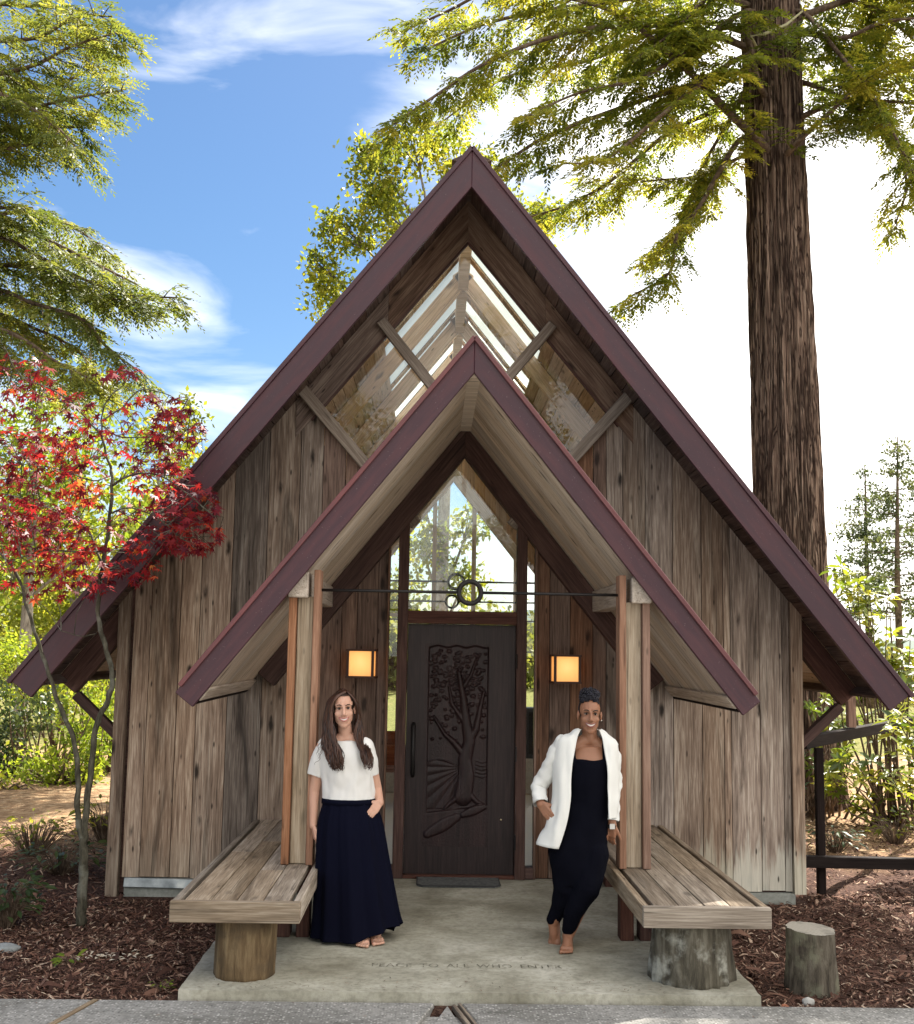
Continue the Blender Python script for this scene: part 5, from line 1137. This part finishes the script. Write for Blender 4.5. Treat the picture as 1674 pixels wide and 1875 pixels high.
# ------------------------------------------------------------------ people
def capsule(m, p0, p1, r0, r1, n=14):
    m.tube([p0,p1],[r0,r1],n); m.ball(p0,r0,n,8); m.ball(p1,r1,n,8)
def chain(m, pts, rs, n=14):
    for i in range(len(pts)-1): capsule(m, tuple(pts[i]), tuple(pts[i+1]), rs[i], rs[i+1], n)
def loft(m, rings, n=40, fn=None, cap=True):
    """rings: (cx,cy,z,rx,ry); fn(theta,k)-> radius factor"""
    V=[];F=[]; R_=len(rings)
    for k,(cx,cy,z,rx,ry) in enumerate(rings):
        for i in range(n):
            a = 2*math.pi*i/n; f = fn(a,k/(R_-1)) if fn else 1.
            V.append((cx+rx*f*math.cos(a), cy+ry*f*math.sin(a), z))
    for k in range(R_-1):
        for i in range(n): j=(i+1)%n; F.append((k*n+i,k*n+j,(k+1)*n+j,(k+1)*n+i))
    if cap: F.append(tuple(range(n-1,-1,-1))); F.append(tuple(range((R_-1)*n,R_*n)))
    m.add(V,F)
def interp_rings(rings, n):
    A = np.array(rings,float); return [tuple(x) for x in catmull(A, max(1,n//(len(A)-1)))]
def fuse(m, voxel, smooth_it=3):
    """one continuous surface from overlapping closed shapes"""
    me = m.mesh('tmp'); bm = bmesh.new(); bm.from_mesh(me); bmesh.ops.recalc_face_normals(bm, faces=bm.faces); bm.to_mesh(me); bm.free()
    o = bpy.data.objects.new('tmp', me); COL.objects.link(o)
    r = o.modifiers.new('r','REMESH'); r.mode = 'VOXEL'; r.voxel_size = voxel; r.use_smooth_shade = True
    if smooth_it: k = o.modifiers.new('s','SMOOTH'); k.factor = .5; k.iterations = smooth_it
    bpy.context.view_layer.update()
    out = bpy.data.meshes.new_from_object(o.evaluated_get(bpy.context.evaluated_depsgraph_get()))
    bpy.data.objects.remove(o); out.polygons.foreach_set('use_smooth',[True]*len(out.polygons)); return out
def wrinkle(me, amp, sc, seed=0.):
    me.update(); co = np.zeros(len(me.vertices)*3,np.float32); me.vertices.foreach_get('co',co); no = np.zeros_like(co); me.vertices.foreach_get('normal',no); co=co.reshape(-1,3); no=no.reshape(-1,3)
    d = np.array([mnoise.noise((c[0]*sc[0]+seed,c[1]*sc[1],c[2]*sc[2])) for c in co.tolist()]); co += no*(d*amp)[:,None]; me.vertices.foreach_set('co',co.ravel()); me.update()
def hand(m, wrist, d, n, s, curl=.35, size=1., spread=.1, thumb=.7):
    """palm and five fingers; d points along the fingers, n out of the palm, s towards the thumb"""
    w = np.array(wrist,float); d = unit(np.array(d,float)); n = np.array(n,float); n = unit(n-d*n.dot(d)); s_ = np.cross(n,d); s_ = s_ if s_.dot(np.array(s,float)) > 0 else -s_
    k = size
    for off, L, r in ((.026,.072,.0088),(.009,.080,.0090),(-.009,.074,.0087),(-.025,.058,.0078)):
        kn = w+d*.085*k+s_*off*k; capsule(m, tuple(w+s_*off*.7*k+d*.01*k), tuple(kn), .0145*k, .0125*k, 10)
        p = kn; v = unit(d+s_*off*spread*12)
        for j, fr_ in enumerate((.45,.31,.24)):
            a = curl*(.6+.5*j); v = unit(v*math.cos(a)+n*math.sin(a)); q = p+v*L*fr_*k; capsule(m, tuple(p), tuple(q), r*k*(1-.09*j), r*k*(.92-.1*j), 10); p = q
    p = w+d*.022*k+s_*.022*k; v = unit(d*.75+s_*thumb+n*.3)
    for L, r in ((.040,.013),(.030,.0105),(.024,.009)):
        q = p+v*L*k; capsule(m, tuple(p), tuple(q), r*k, r*.9*k, 10); p = q; v = unit(v+d*.3+n*.12)
def foot(m, ankle, fwd, up=(0,0,1), L=.235, width=.09):
    """bare foot: heel, arch, ball and five toes; ankle is the joint, fwd the way the toes point"""
    a = np.array(ankle,float); f = unit(np.array(fwd,float)); u = np.array(up,float); u = unit(u-f*u.dot(f)); s_ = np.cross(f,u); H_ = .068
    heel = a-u*(H_-.028)-f*.045; ball = a-u*(H_-.020)+f*L*.50
    capsule(m, tuple(a), tuple(heel), .033, .030); capsule(m, tuple(a), tuple(a+f*L*.28-u*.025), .033, .029); capsule(m, tuple(a+f*L*.28-u*.025), tuple(ball), .028, .02)
    for o_ in (-.022,0,.022): capsule(m, tuple(heel), tuple(ball+s_*o_), .026, .020)
    return a, f, u, s_, ball
def toes(m, F_, big=1, L=.235):
    a,f,u,s_,ball = F_
    for i, (o_, l, r) in enumerate(((.030,.052,.0125),(.012,.050,.0098),(-.004,.045,.0092),(-.019,.038,.0088),(-.032,.030,.0084))):
        p = ball+s_*o_*big-u*.006; q = p+unit(f+s_*o_*big*1.5)*l; capsule(m, tuple(p), tuple(q), r*1.1, r, 8)
def headparts(m, M3, o, k=1., jaw=1.):
    def T(p): return tuple(np.array(o)+M3@(np.array(p)*k))
    def B(c, r):          # an ellipsoid turned with the head
        b = MB(); b.ball((0,0,0), r, 18, 12); m.add([T(np.array(v)+np.array(c)) for v in b.v], b.f)
    def Cc(p, q, r0, r1): capsule(m, T(p), T(q), r0*k, r1*k, 12)
    B((0,.016,.036),(.073,.093,.082)); B((0,-.022,-.030),(.062*jaw,.069,.080)); B((0,-.060,-.100),(.029*jaw,.026,.024)); B((0,-.035,-.085),(.046*jaw,.045,.030))
    for s in (-1,1):
        B((s*.031*jaw,-.014,-.060),(.028,.040,.034)); B((s*.034,-.056,-.026),(.026,.024,.026)); B((s*.076,.012,-.006),(.009,.019,.031)); B((s*.012,-.099,-.033),(.009,.010,.008))
        Cc((s*.014,-.083,.030),(s*.046,-.070,.030),.011,.009)
    Cc((0,-.084,.022),(0,-.108,-.026),.008,.0125); B((0,-.078,-.062),(.031,.017,.022)); B((0,-.074,-.082),(.024,.014,.012))
    return T
def facepieces(par, T, k, browc, lipc, irisc, smile=1.):
    mEW = plain('eye_white', (.40,.36,.33), .5, 0., .15); mIR = plain('iris', tuple(x*.5 for x in irisc), .6, 0., .1); mBR = plain('eyebrow', browc, .9); mLI = plain('lip', lipc, .45); mTE = plain('teeth', (.62,.59,.54), .35)
    for s in (-1,1):
        e = MB(); e.ball(T((s*.030,-.0765,.009)), (.0115*k,.009*k,.0058*k), 12, 8); e.build('eye', mEW, par, True)
        e = MB(); e.ball(T((s*.0295,-.0862,.0088)), (.0068*k,.0026*k,.0060*k), 10, 6); e.build('iris', mIR, par, True)
        e = MB(); e.tube([T((s*.0165,-.0835,.0125)),T((s*.029,-.088,.0175)),T((s*.043,-.079,.0115))], [.0015*k,.0026*k,.0014*k], 6); e.build('eyelash', plain('lash', (.012,.009,.008), .8), par, True)
        e = MB(); e.tube([T((s*.012,-.095,.0285)),T((s*.028,-.0945,.0355)),T((s*.042,-.083,.034)),T((s*.051,-.072,.027))], [.0028*k,.0036*k,.0028*k,.001*k], 6); e.build('eyebrow', mBR, par, True)
    xs = np.linspace(-1,1,13)
    def mouth(x, z): return T((x*.034, -.1015+.019*x*x, z))
    up = lambda x: -.0560+.009*x*x*smile; lo = lambda x: -.0705+.0235*x*x*smile
    m = MB(); V = [mouth(x,up(x)) for x in xs]+[mouth(x,(up(x)+lo(x))/2) for x in xs]+[mouth(x,lo(x)) for x in xs]; n=13
    V = [tuple(v) for v in V]; m.add(V,[(r*n+i,r*n+i+1,(r+1)*n+i+1,(r+1)*n+i) for r in range(2) for i in range(n-1)]); m.build('teeth', mTE, par, True)
    for fn_, r, nm in ((lambda x: up(x)+.0012,.0034,'upper_lip'),(lambda x: lo(x)-.0012,.0044,'lower_lip')):
        m = MB(); m.tube([T((x*.0355,-.1022+.019*x*x,fn_(x))) for x in xs], [max(.0012,r*k*(1-.75*x*x)) for x in xs], 8); m.build(nm, mLI, par, True)
def rot3(yaw, tilt, pitch=0.): return np.array((Matrix.Rotation(tilt,3,'Y') @ Matrix.Rotation(yaw,3,'Z') @ Matrix.Rotation(pitch,3,'X')))
def skinmat(name, c, c2):
    t = MT(name, .48, spec=.4); f = t.noise(t.coord((1,1,1), False), 18, 3); t.col(t.mix(f, c, c2)); t.b.inputs['Subsurface Weight'].default_value = .12; t.b.inputs['Subsurface Radius'].default_value = (.012,.005,.003); t.b.inputs['Subsurface Scale'].default_value = .5; return t.m
def clothmat(name, c, rough=.9, weave=420, bump=.15):
    t = MT(name, rough, spec=.06); f = t.noise(t.coord((1,1,.4), False), 9, 4); c2 = tuple(x*.82 for x in c); t.col(t.mix(f, c, c2)); t.bump(t.math('ADD', t.noise(t.coord((1,1,1), False), weave, 1), t.math('MULTIPLY', f, 2.)), bump, .003); return t.m
def hairmat(name, c1, c2, rough=.38):
    t = MT(name, rough, spec=.45); at = t.n('ShaderNodeAttribute', attribute_name='rnd'); t.col(t.mix(at.outputs['Fac'], c1, c2)); t.b.inputs['Anisotropic'].default_value = .4; return t.m
def strands(name, groups, mat, par, rg, seg=6, side=4):
    """groups: (guideA, guideB, count, radius, wave, jitter) - locks interpolated between two guides"""
    V=[];F=[];R_=[];b=0
    for (A,Bq,cnt,r,wave,jit) in groups:
        A = catmull(A,seg); Bq = catmull(Bq,seg); n = len(A)
        for c in range(cnt):
            w = rg.uniform(0,1); j0 = rg.normal(0,jit,3); ph = rg.uniform(0,6.28); fr = rg.uniform(5,9); rr = r*rg.uniform(.6,1.3); end = rg.uniform(.76,1.); cr_ = rg.uniform(0,1)
            m = max(6,int(n*end)); P = A*(1-w)+Bq*w; P = P[:m].copy(); t_ = np.linspace(0,1,m)[:,None]
            P += j0*(.25+t_) + wave*t_*np.concatenate([np.sin(fr*t_*3+ph),np.cos(fr*t_*3+ph)*.7,0*t_],1)
            mb_ = MB(); mb_.tube([tuple(p) for p in P], [rr*(1-.75*(i/(m-1))**3) for i in range(m)], side)
            V += mb_.v; F += [tuple(i+b for i in f) for f in mb_.f]; R_ += [cr_]*len(mb_.v); b += len(mb_.v)
    me = bpy.data.meshes.new(name); me.from_pydata(V,[],F); me.polygons.foreach_set('use_smooth',[True]*len(me.polygons)); at = me.attributes.new('rnd','FLOAT','POINT'); at.data.foreach_set('value',R_); return link(name, me, mat, par)

# ---- person in white tee and long navy skirt
fA = atz(668,1728,SLABZ); YA = fA.y+.13; OA = np.array([P3(640,1728,YA)[0],YA,SLABZ])
pA = empty('person', tuple(OA), 0, 'smiling person with long brown hair in white tee and long navy skirt', 'person')
LA = lambda u, v, dy=0.: np.array(P3(u,v,YA+dy))-OA
mSKA = skinmat('light_skin', (.56,.33,.24), (.50,.28,.20))
b = MB(); HM = rot3(.10,-.06); hc = LA(629,1299,-.02); TA = headparts(b, HM, hc, .96)
chain(b, [TA((0,.022,-.05)),LA(634,1352,.01)], [.043,.046]); chain(b, [LA(634,1350,.01),LA(600,1366,.0)], [.045,.042]); chain(b, [LA(634,1350,.01),LA(665,1366,.0)], [.045,.042])
loft(b, interp_rings([(*LA(634,1356)[:2],LA(0,1356)[2],.10,.06),(*LA(633,1390)[:2],LA(0,1390)[2],.14,.09),(*LA(636,1440)[:2],LA(0,1440)[2],.12,.085),(*LA(640,1490)[:2],LA(0,1490)[2],.15,.10)],12), 28)
chain(b, [LA(592,1368,.0),LA(576,1448,.03),LA(574,1512,-.01)], [.046,.036,.025]); hand(b, LA(574,1511,-.01), LA(581,1548,-.03)-LA(574,1511,-.01), (1,.25,0), (0,-1,0), .32, .98, .05, .35)
chain(b, [LA(671,1368,.0),LA(690,1445,.05),LA(696,1470,-.03)], [.045,.035,.025]); hand(b, LA(696,1468,-.03), LA(680,1490,-.10)-LA(696,1468,-.03), (-.4,.9,-.2), (-.4,-.6,.5), .25, .85, .14, .8)
gA = np.array([0,0,0.]); a1 = np.array([*(LA(668,1715,-.08)[:2]),.072]); a2 = np.array([*(LA(686,1712,-.03)[:2]),.072])
F1 = foot(b, a1, (-.05,-1,-.02)); toes(b, F1, -1); F2 = foot(b, a2, (.22,-1,-.02)); toes(b, F2, 1)
chain(b, [LA(625,1490,0),a1+[-.02,.03,.40],a1], [.085,.055,.036]); chain(b, [LA(655,1490,0),a2+[0,.03,.40],a2], [.085,.055,.036])
me = fuse(b, .0042, 3); link('body', me, mSKA, pA)
facepieces(pA, TA, .96, (.035,.02,.014), (.42,.14,.12), (.05,.03,.02), 1.15)
# tee shirt
b = MB(); z = lambda v: LA(0,v)[2]; cx = lambda u, v: LA(u,v)[0]
loft(b, interp_rings([(cx(639,1455),.0,z(1456),.172,.125),(cx(638,1435),.0,z(1435),.166,.122),(cx(635,1405),-.008,z(1405),.168,.125),(cx(633,1378),-.005,z(1378),.172,.118),(cx(633,1362),.0,z(1362),.165,.098),(cx(634,1352),.0,z(1352),.125,.078),(cx(634,1346),.0,z(1346.5),.070,.068)],30), 44,
     lambda a,k: 1+(.018*math.sin(a*9+1)+.012*math.sin(a*17+2))*(1-k)**1.5)
for pts, rs in (([LA(597,1366,0),LA(585,1392,.005),LA(579,1419,.015)],(.058,.060,.056)),([LA(668,1366,0),LA(676,1392,.01),LA(679,1419,.02)],(.058,.058,.052))):
    b.tube([tuple(p) for p in pts], list(rs), 18); b.ball(tuple(pts[0]), rs[0], 16, 10)
me = fuse(b, .005, 3); wrinkle(me, .007, (16,16,9), 3.); wrinkle(me, .004, (30,30,16), 7.); link('tee_shirt', me, clothmat('white_cotton', (.74,.73,.71), .9), pA)
# skirt: gathered folds that open towards the hem
b = MB(); n = 150
RS = interp_rings([(cx(639,1453),0,z(1453),.166,.122),(cx(640,1462),0,z(1464),.172,.128),(cx(641,1500),0,z(1500),.208,.160),(cx(644,1560),0,z(1560),.228,.185),(cx(647,1620),-.005,z(1620),.247,.200),(cx(650,1680),-.01,z(1680),.268,.212),(cx(651,1726),-.01,.022,.280,.22)],60)
V=[];Fk=[]
for k,(x_,y_,z_,rx,ry) in enumerate(RS):
    t_ = k/(len(RS)-1)
    for i in range(n):
        a = 2*math.pi*i/n; ph = .9*mnoise.noise((math.cos(a)*1.3,math.sin(a)*1.3,2.2))
        f = 1+(.012+.058*t_)*math.sin(a*11+ph*3)+.014*math.sin(a*31+ph*5)*(1-.7*t_)+.02*t_*math.sin(a*5+1)
        zz = z_+ .075*smooth(.0,.30,x_+rx*math.cos(a))*smooth(.2,1.,t_)*smooth(-.3,.2,-math.sin(a)+.25)
        V.append((x_+rx*f*math.cos(a), y_+ry*f*math.sin(a), float(zz)))
for k in range(len(RS)-1):
    for i in range(n): j=(i+1)%n; Fk.append((k*n+j,k*n+i,(k+1)*n+i,(k+1)*n+j))
b.add(V,Fk); mNAVY = clothmat('navy_cotton', (.0035,.004,.012), .9); sk = b.build('skirt', mNAVY, pA, True)
so_ = sk.modifiers.new('thickness','SOLIDIFY'); so_.thickness = .004
b = MB(); loft(b, [(cx(639,1452),0,z(1462),.176,.130),(cx(639,1452),0,z(1452),.1745,.1285)], 40); b.build('waistband', mNAVY, sk, True)
# hair
rg = np.random.default_rng(2); mHA = hairmat('brown_hair', (.016,.007,.005), (.085,.034,.018))
H_ = lambda *P: [LA(*p) for p in P]
gr = [(H_((634,1266,-.045),(614,1279,-.085),(607,1308,-.085),(612,1345,-.11),(626,1385,-.165),(632,1414,-.165)), H_((624,1262,.02),(600,1288,.0),(594,1328,-.01),(592,1362,-.06),(602,1393,-.15),(613,1416,-.16)), 150, .0058, .010, .004),
      (H_((636,1266,-.045),(650,1284,-.045),(655,1312,-.01),(651,1345,-.06),(662,1380,-.145),(670,1410,-.15)), H_((628,1262,.03),(654,1288,.03),(661,1330,.03),(674,1366,-.02),(682,1394,-.12),(676,1414,-.15)), 120, .0055, .010, .004),
      (H_((628,1262,.02),(610,1280,.08),(606,1320,.09),(606,1365,.09)), H_((630,1262,.02),(650,1282,.08),(654,1320,.09),(656,1365,.09)), 110, .008, .006, .004),
      (H_((598,1340,-.02),(588,1356,-.07),(582,1375,-.09),(586,1395,-.09)), H_((600,1345,-.02),(592,1360,-.07),(588,1385,-.10),(574,1402,-.09)), 5, .0022, .01, .004)]
hr = strands('hair', gr, mHA, pA, rg)
b = MB(); b.ball((0,0,0),(.079,.098,.087),32,20)
V = [np.array(v)+np.array([0,.020,.041]) for v in b.v]; keep = [f for f in b.f if not (np.mean([V[i][1] for i in f]) < -.040 and np.mean([V[i][2] for i in f]) < .098-.25*abs(np.mean([V[i][0] for i in f])))]
c = MB(); c.add([TA(v) for v in V], keep); c.build('hair_cap', mHA, pA, True)

# ---- person in white open jacket over a black jumpsuit
fB = atz(1034,1742,SLABZ); YB_ = fB.y+.10; OB = np.array([P3(1060,1742,YB_)[0],YB_,SLABZ])
pB = empty('person', tuple(OB), 0, 'smiling person in open white jacket and black jumpsuit leaning on the right post', 'person')
LB = lambda u, v, dy=0.: np.array(P3(u,v,YB_+dy))-OB
mSKB = skinmat('brown_skin', (.30,.145,.085), (.25,.115,.066))
b = MB(); HB = rot3(-.04,.03); hb = LB(1080,1309,-.03); TB_ = headparts(b, HB, hb, .96, .97)
chain(b, [TB_((0,.022,-.05)),LB(1080,1352,.01)], [.046,.05]); chain(b, [LB(1080,1352,.01),LB(1040,1370,.0)], [.045,.034]); chain(b, [LB(1080,1352,.01),LB(1110,1372,.0)], [.045,.034])
zb = lambda v: LB(0,v)[2]; cb = lambda u, v: LB(u,v)[0]
loft(b, interp_rings([(cb(1080,1352),.01,zb(1350),.085,.055),(cb(1079,1368),.0,zb(1368),.135,.080),(cb(1078,1392),-.005,zb(1392),.142,.098),(cb(1076,1440),.0,zb(1440),.125,.095),(cb(1066,1520),.0,zb(1520),.15,.11)],12), 30)
chain(b, [LB(1032,1372,.0),LB(989,1441,.055),LB(990,1472,-.03)], [.034,.034,.027]); hand(b, LB(989,1470,-.03), LB(1012,1502,-.09)-LB(989,1470,-.03), (.5,.8,0), (.4,-.5,.6), .15, .95, .06, .5)
chain(b, [LB(1114,1372,.0),LB(1123,1440,.045),LB(1121,1506,-.03)], [.034,.033,.027]); hand(b, LB(1121,1506,-.03), LB(1116,1545,.0)-LB(1121,1506,-.03), (.5,.8,-.2), (-.3,-.9,0), .4, 1., .06, .4)
aL = np.array([*(LB(1040,1715,-.02)[:2]),.072]); F1 = foot(b, aL, (-.18,-1,-.02)); toes(b, F1, 1)
aR = LB(1013,1690,.08); F2 = foot(b, aR, (-.12,-.38,-1.), (-.45,-.85,.3), .225); toes(b, F2, -1)
chain(b, [LB(1088,1530,0),LB(1078,1618,-.08),aL], [.09,.06,.036]); chain(b, [LB(1045,1530,0),LB(1040,1620,.0),aR], [.09,.06,.036])
me = fuse(b, .0042, 3); link('body', me, mSKB, pB)
facepieces(pB, TB_, .96, (.012,.008,.007), (.22,.07,.06), (.025,.014,.009), 1.0)
# jumpsuit
b = MB()
loft(b, interp_rings([(cb(1080,1372),-.004,zb(1374),.140,.098),(cb(1078,1400),-.006,zb(1405),.150,.108),(cb(1077,1440),.0,zb(1440),.140,.105),(cb(1070,1490),.0,zb(1490),.155,.118),(cb(1060,1540),.0,zb(1540),.185,.132),(cb(1059,1575),-.005,zb(1575),.178,.128),(cb(1058,1605),-.015,zb(1605),.135,.10)],24), 40)
for o0, o1 in ((1050,1046),(1108,1112)):
    capsule(b, tuple(LB(o1,1396,-.066)), tuple(LB(o0,1366,-.056)), .026, .020); capsule(b, tuple(LB(o0,1366,-.062)), tuple(LB(o0,1354,.02)), .022, .02)
chain(b, [LB(1084,1560,-.02),LB(1074,1625,-.075),LB(1050,1672,-.06),LB(1042,1702,-.03)], [.112,.090,.058,.043]); chain(b, [LB(1036,1560,.0),LB(1038,1622,.0),LB(1026,1660,.05),LB(1014,1684,.075)], [.112,.088,.058,.045])
me = fuse(b, .006, 10); wrinkle(me, .008, (14,14,10), 1.); link('jumpsuit', me, clothmat('black_jersey', (.003,.0033,.007), .9), pB)
# open jacket: one sheet from the left front edge round the back to the right front edge
RJ = [ # v_left, v_right, left edge u, left outer u, right outer u, right edge u, half depth
 (1336,1336,1064,1058,1100,1098,.060),(1344,1346,1060,1041,1113,1101,.069),(1353,1356,1057,1021,1127,1104,.082),(1368,1370,1054,1016,1131,1107,.098),(1395,1395,1049,1015,1130,1111,.113),(1430,1425,1046,1013,1130,1113,.118),(1465,1450,1045,1010,1129,1114,.121),(1500,1472,1040,1003,1130,1114,.132),(1530,1488,1031,993,1127,1114,.136),(1552,1500,1023,984,1126,1114,.138)]
grid = []
for (vl,vr,le,lo_,ro,re,hd) in RJ:
    cxm = (lo_+ro)/2; vm = (vl+vr)/2
    ctr = [LB(le,vl+(3 if vl>1500 else 0),-hd),LB((le*.45+lo_*.55),vl,-hd*.93),LB(lo_,vl-(8 if vl>1500 else 0),-hd*.1),LB(cxm*.55+lo_*.45,vm,hd*.85),LB(cxm,vm,hd),LB(cxm*.55+ro*.45,vm,hd*.85),LB(ro,vr,-hd*.1),LB((re*.5+ro*.5),vr,-hd*.85),LB(re,vr,-hd)]
    grid.append(catmull(ctr,6))
grid = np.array(grid); gg = np.array([catmull(grid[:,i],5) for i in range(grid.shape[1])]).transpose(1,0,2)
R_,Cn = gg.shape[:2]; I = np.arange(R_*Cn).reshape(R_,Cn); Fj = np.stack([I[:-1,:-1],I[:-1,1:],I[1:,1:],I[1:,:-1]],-1).reshape(-1,4)
mJK = clothmat('white_linen', (.74,.745,.72), .85, 300, .2)
me = npmesh('jacket', gg.reshape(-1,3), Fj, smooth=True); wrinkle(me, .016, (24,24,4), 5.); wrinkle(me, .004, (40,40,10), 9.)
jk = link('jacket', me, mJK, pB); sdm = jk.modifiers.new('thickness','SOLIDIFY'); sdm.thickness = .007; sdm.offset = 0
for nm, pts, rs in (('sleeve',[(1030,1362,0),(1017,1388,.01),(1000,1420,.045),(988,1441,.055),(987,1456,.015),(990,1470,-.02)],(.054,.058,.053,.050,.046,.043)),('sleeve',[(1116,1364,0),(1121,1395,.015),(1123,1430,.04),(1123,1462,.02),(1121,1502,-.02)],(.054,.056,.051,.046,.041))):
    b = MB(); P = catmull([LB(*p) for p in pts],6); rr = np.interp(np.linspace(0,1,len(P)), np.linspace(0,1,len(rs)), rs); b.tube([tuple(p) for p in P], list(rr), 26, False); b.ball(tuple(P[0]), rr[0]*.98, 20, 12)
    me = b.mesh(nm, True); wrinkle(me, .014, (20,20,24), 2.); wrinkle(me, .004, (45,45,45), 8.); s_ = link(nm, me, mJK, jk)
    cu_ = MB(); q = np.array(P[-1]); d = unit(P[-1]-P[-2]); cu_.tube([tuple(q-d*.035),tuple(q+d*.004)], [rr[-1]*1.06,rr[-1]*1.05], 24, False); cu_.build('cuff', mJK, jk, True)
# watch on the right wrist
b = MB(); w0 = LB(1120,1512,-.03); dd = unit(LB(1116,1545,.0)-LB(1121,1506,-.03)); b.tube([tuple(w0-dd*.011),tuple(w0+dd*.011)], .031, 18, False); wt_ = b.build('watch', plain('watch_strap', (.012,.012,.012), .5), pB, True)
b = MB(); b.box(tuple(w0+np.array([-.016,-.036,-.016])), tuple(w0+np.array([.016,-.026,.016]))); b.build('watch_face', plain('watch_silver', (.55,.55,.55), .3, .8), pB)
# curly hair piled on top, cropped sides, ear stud
rg = np.random.default_rng(6); mHB = hairmat('black_curls', (.006,.006,.010), (.020,.020,.034), .5)
V=[];F=[];A_=[];bb=0
for i in range(420):
    d = unit(rg.normal(0,1,3)); c = np.array([-.004,.006,.118])+d*np.array([.056,.060,.052])*rg.uniform(.6,1.)
    if c[2] < .068 and c[1] < -.02: continue
    ax = unit(rg.normal(0,1,3)+d); e1 = unit(np.cross(ax,[.2,.9,.3])); e2 = np.cross(ax,e1); r_ = rg.uniform(.006,.011); mb_ = MB(); tt = np.linspace(0,rg.uniform(7,11),16)
    mb_.tube([TB_(c+ax*(t_*.0022)+(e1*math.cos(t_)+e2*math.sin(t_))*r_) for t_ in tt], .0032, 4); V += mb_.v; F += [tuple(j+bb for j in f) for f in mb_.f]; A_ += [rg.uniform(0,1)]*len(mb_.v); bb += len(mb_.v)
me = bpy.data.meshes.new('hair'); me.from_pydata(V,[],F); me.polygons.foreach_set('use_smooth',[True]*len(F)); at = me.attributes.new('rnd','FLOAT','POINT'); at.data.foreach_set('value',A_); link('hair', me, mHB, pB)
b = MB(); b.ball((0,0,0),(.0765,.096,.085),32,20)
V = [np.array(v)+np.array([0,.018,.038]) for v in b.v]; keep = [f for f in b.f if not (np.mean([V[i][1] for i in f]) < -.022 and np.mean([V[i][2] for i in f]) < .094-6.*np.mean([V[i][0] for i in f])**2) and np.mean([V[i][2] for i in f]) > -.02]
c = MB(); c.add([TB_(v) for v in V], keep); b2 = MB(); c.ball(TB_((-.004,.008,.114)), (.050,.054,.046), 20, 12); c.build('hair_cap', mHB, pB, True)
b = MB(); b.ball(TB_((.079,.004,-.034)), .005, 8, 6); b.build('earring', plain('ear_stud', (.75,.72,.65), .25, .9), pB)

# fallen needles and crumbs on the slab, benches and path
rg = np.random.default_rng(33); n = 520
x = rg.uniform(-1.5,1.5,n); y = rg.uniform(-3.1,-.3,n); k = rg.random(n); y = np.where(k < .45, -3.1+np.abs(rg.normal(0,.12,n)), y); z = np.full(n, SLABZ+.0055)
x2 = rg.uniform(-3,3,260); y2 = rg.uniform(-4.2,-3.2,260); x = np.concatenate([x,x2]); y = np.concatenate([y,y2]); z = np.concatenate([z,np.full(260,.0185)]); n = len(x)
a = rg.uniform(0,6.28,n); d = np.stack([np.cos(a),np.sin(a),np.zeros(n)],-1); L = rg.uniform(.006,.035,n); V,F = quads(np.stack([x,y,z],-1),d,np.tile([0,0,1.],(n,1)),L,np.maximum(.0025,L*.16))
tag(link('fallen_needles', npmesh('fallen_needles', V, F, np.repeat(rg.uniform(0,.95,n),4)), bpy.data.materials['bark_chips']), 'fallen needles and bark crumbs on the concrete', 'litter', kind='stuff')
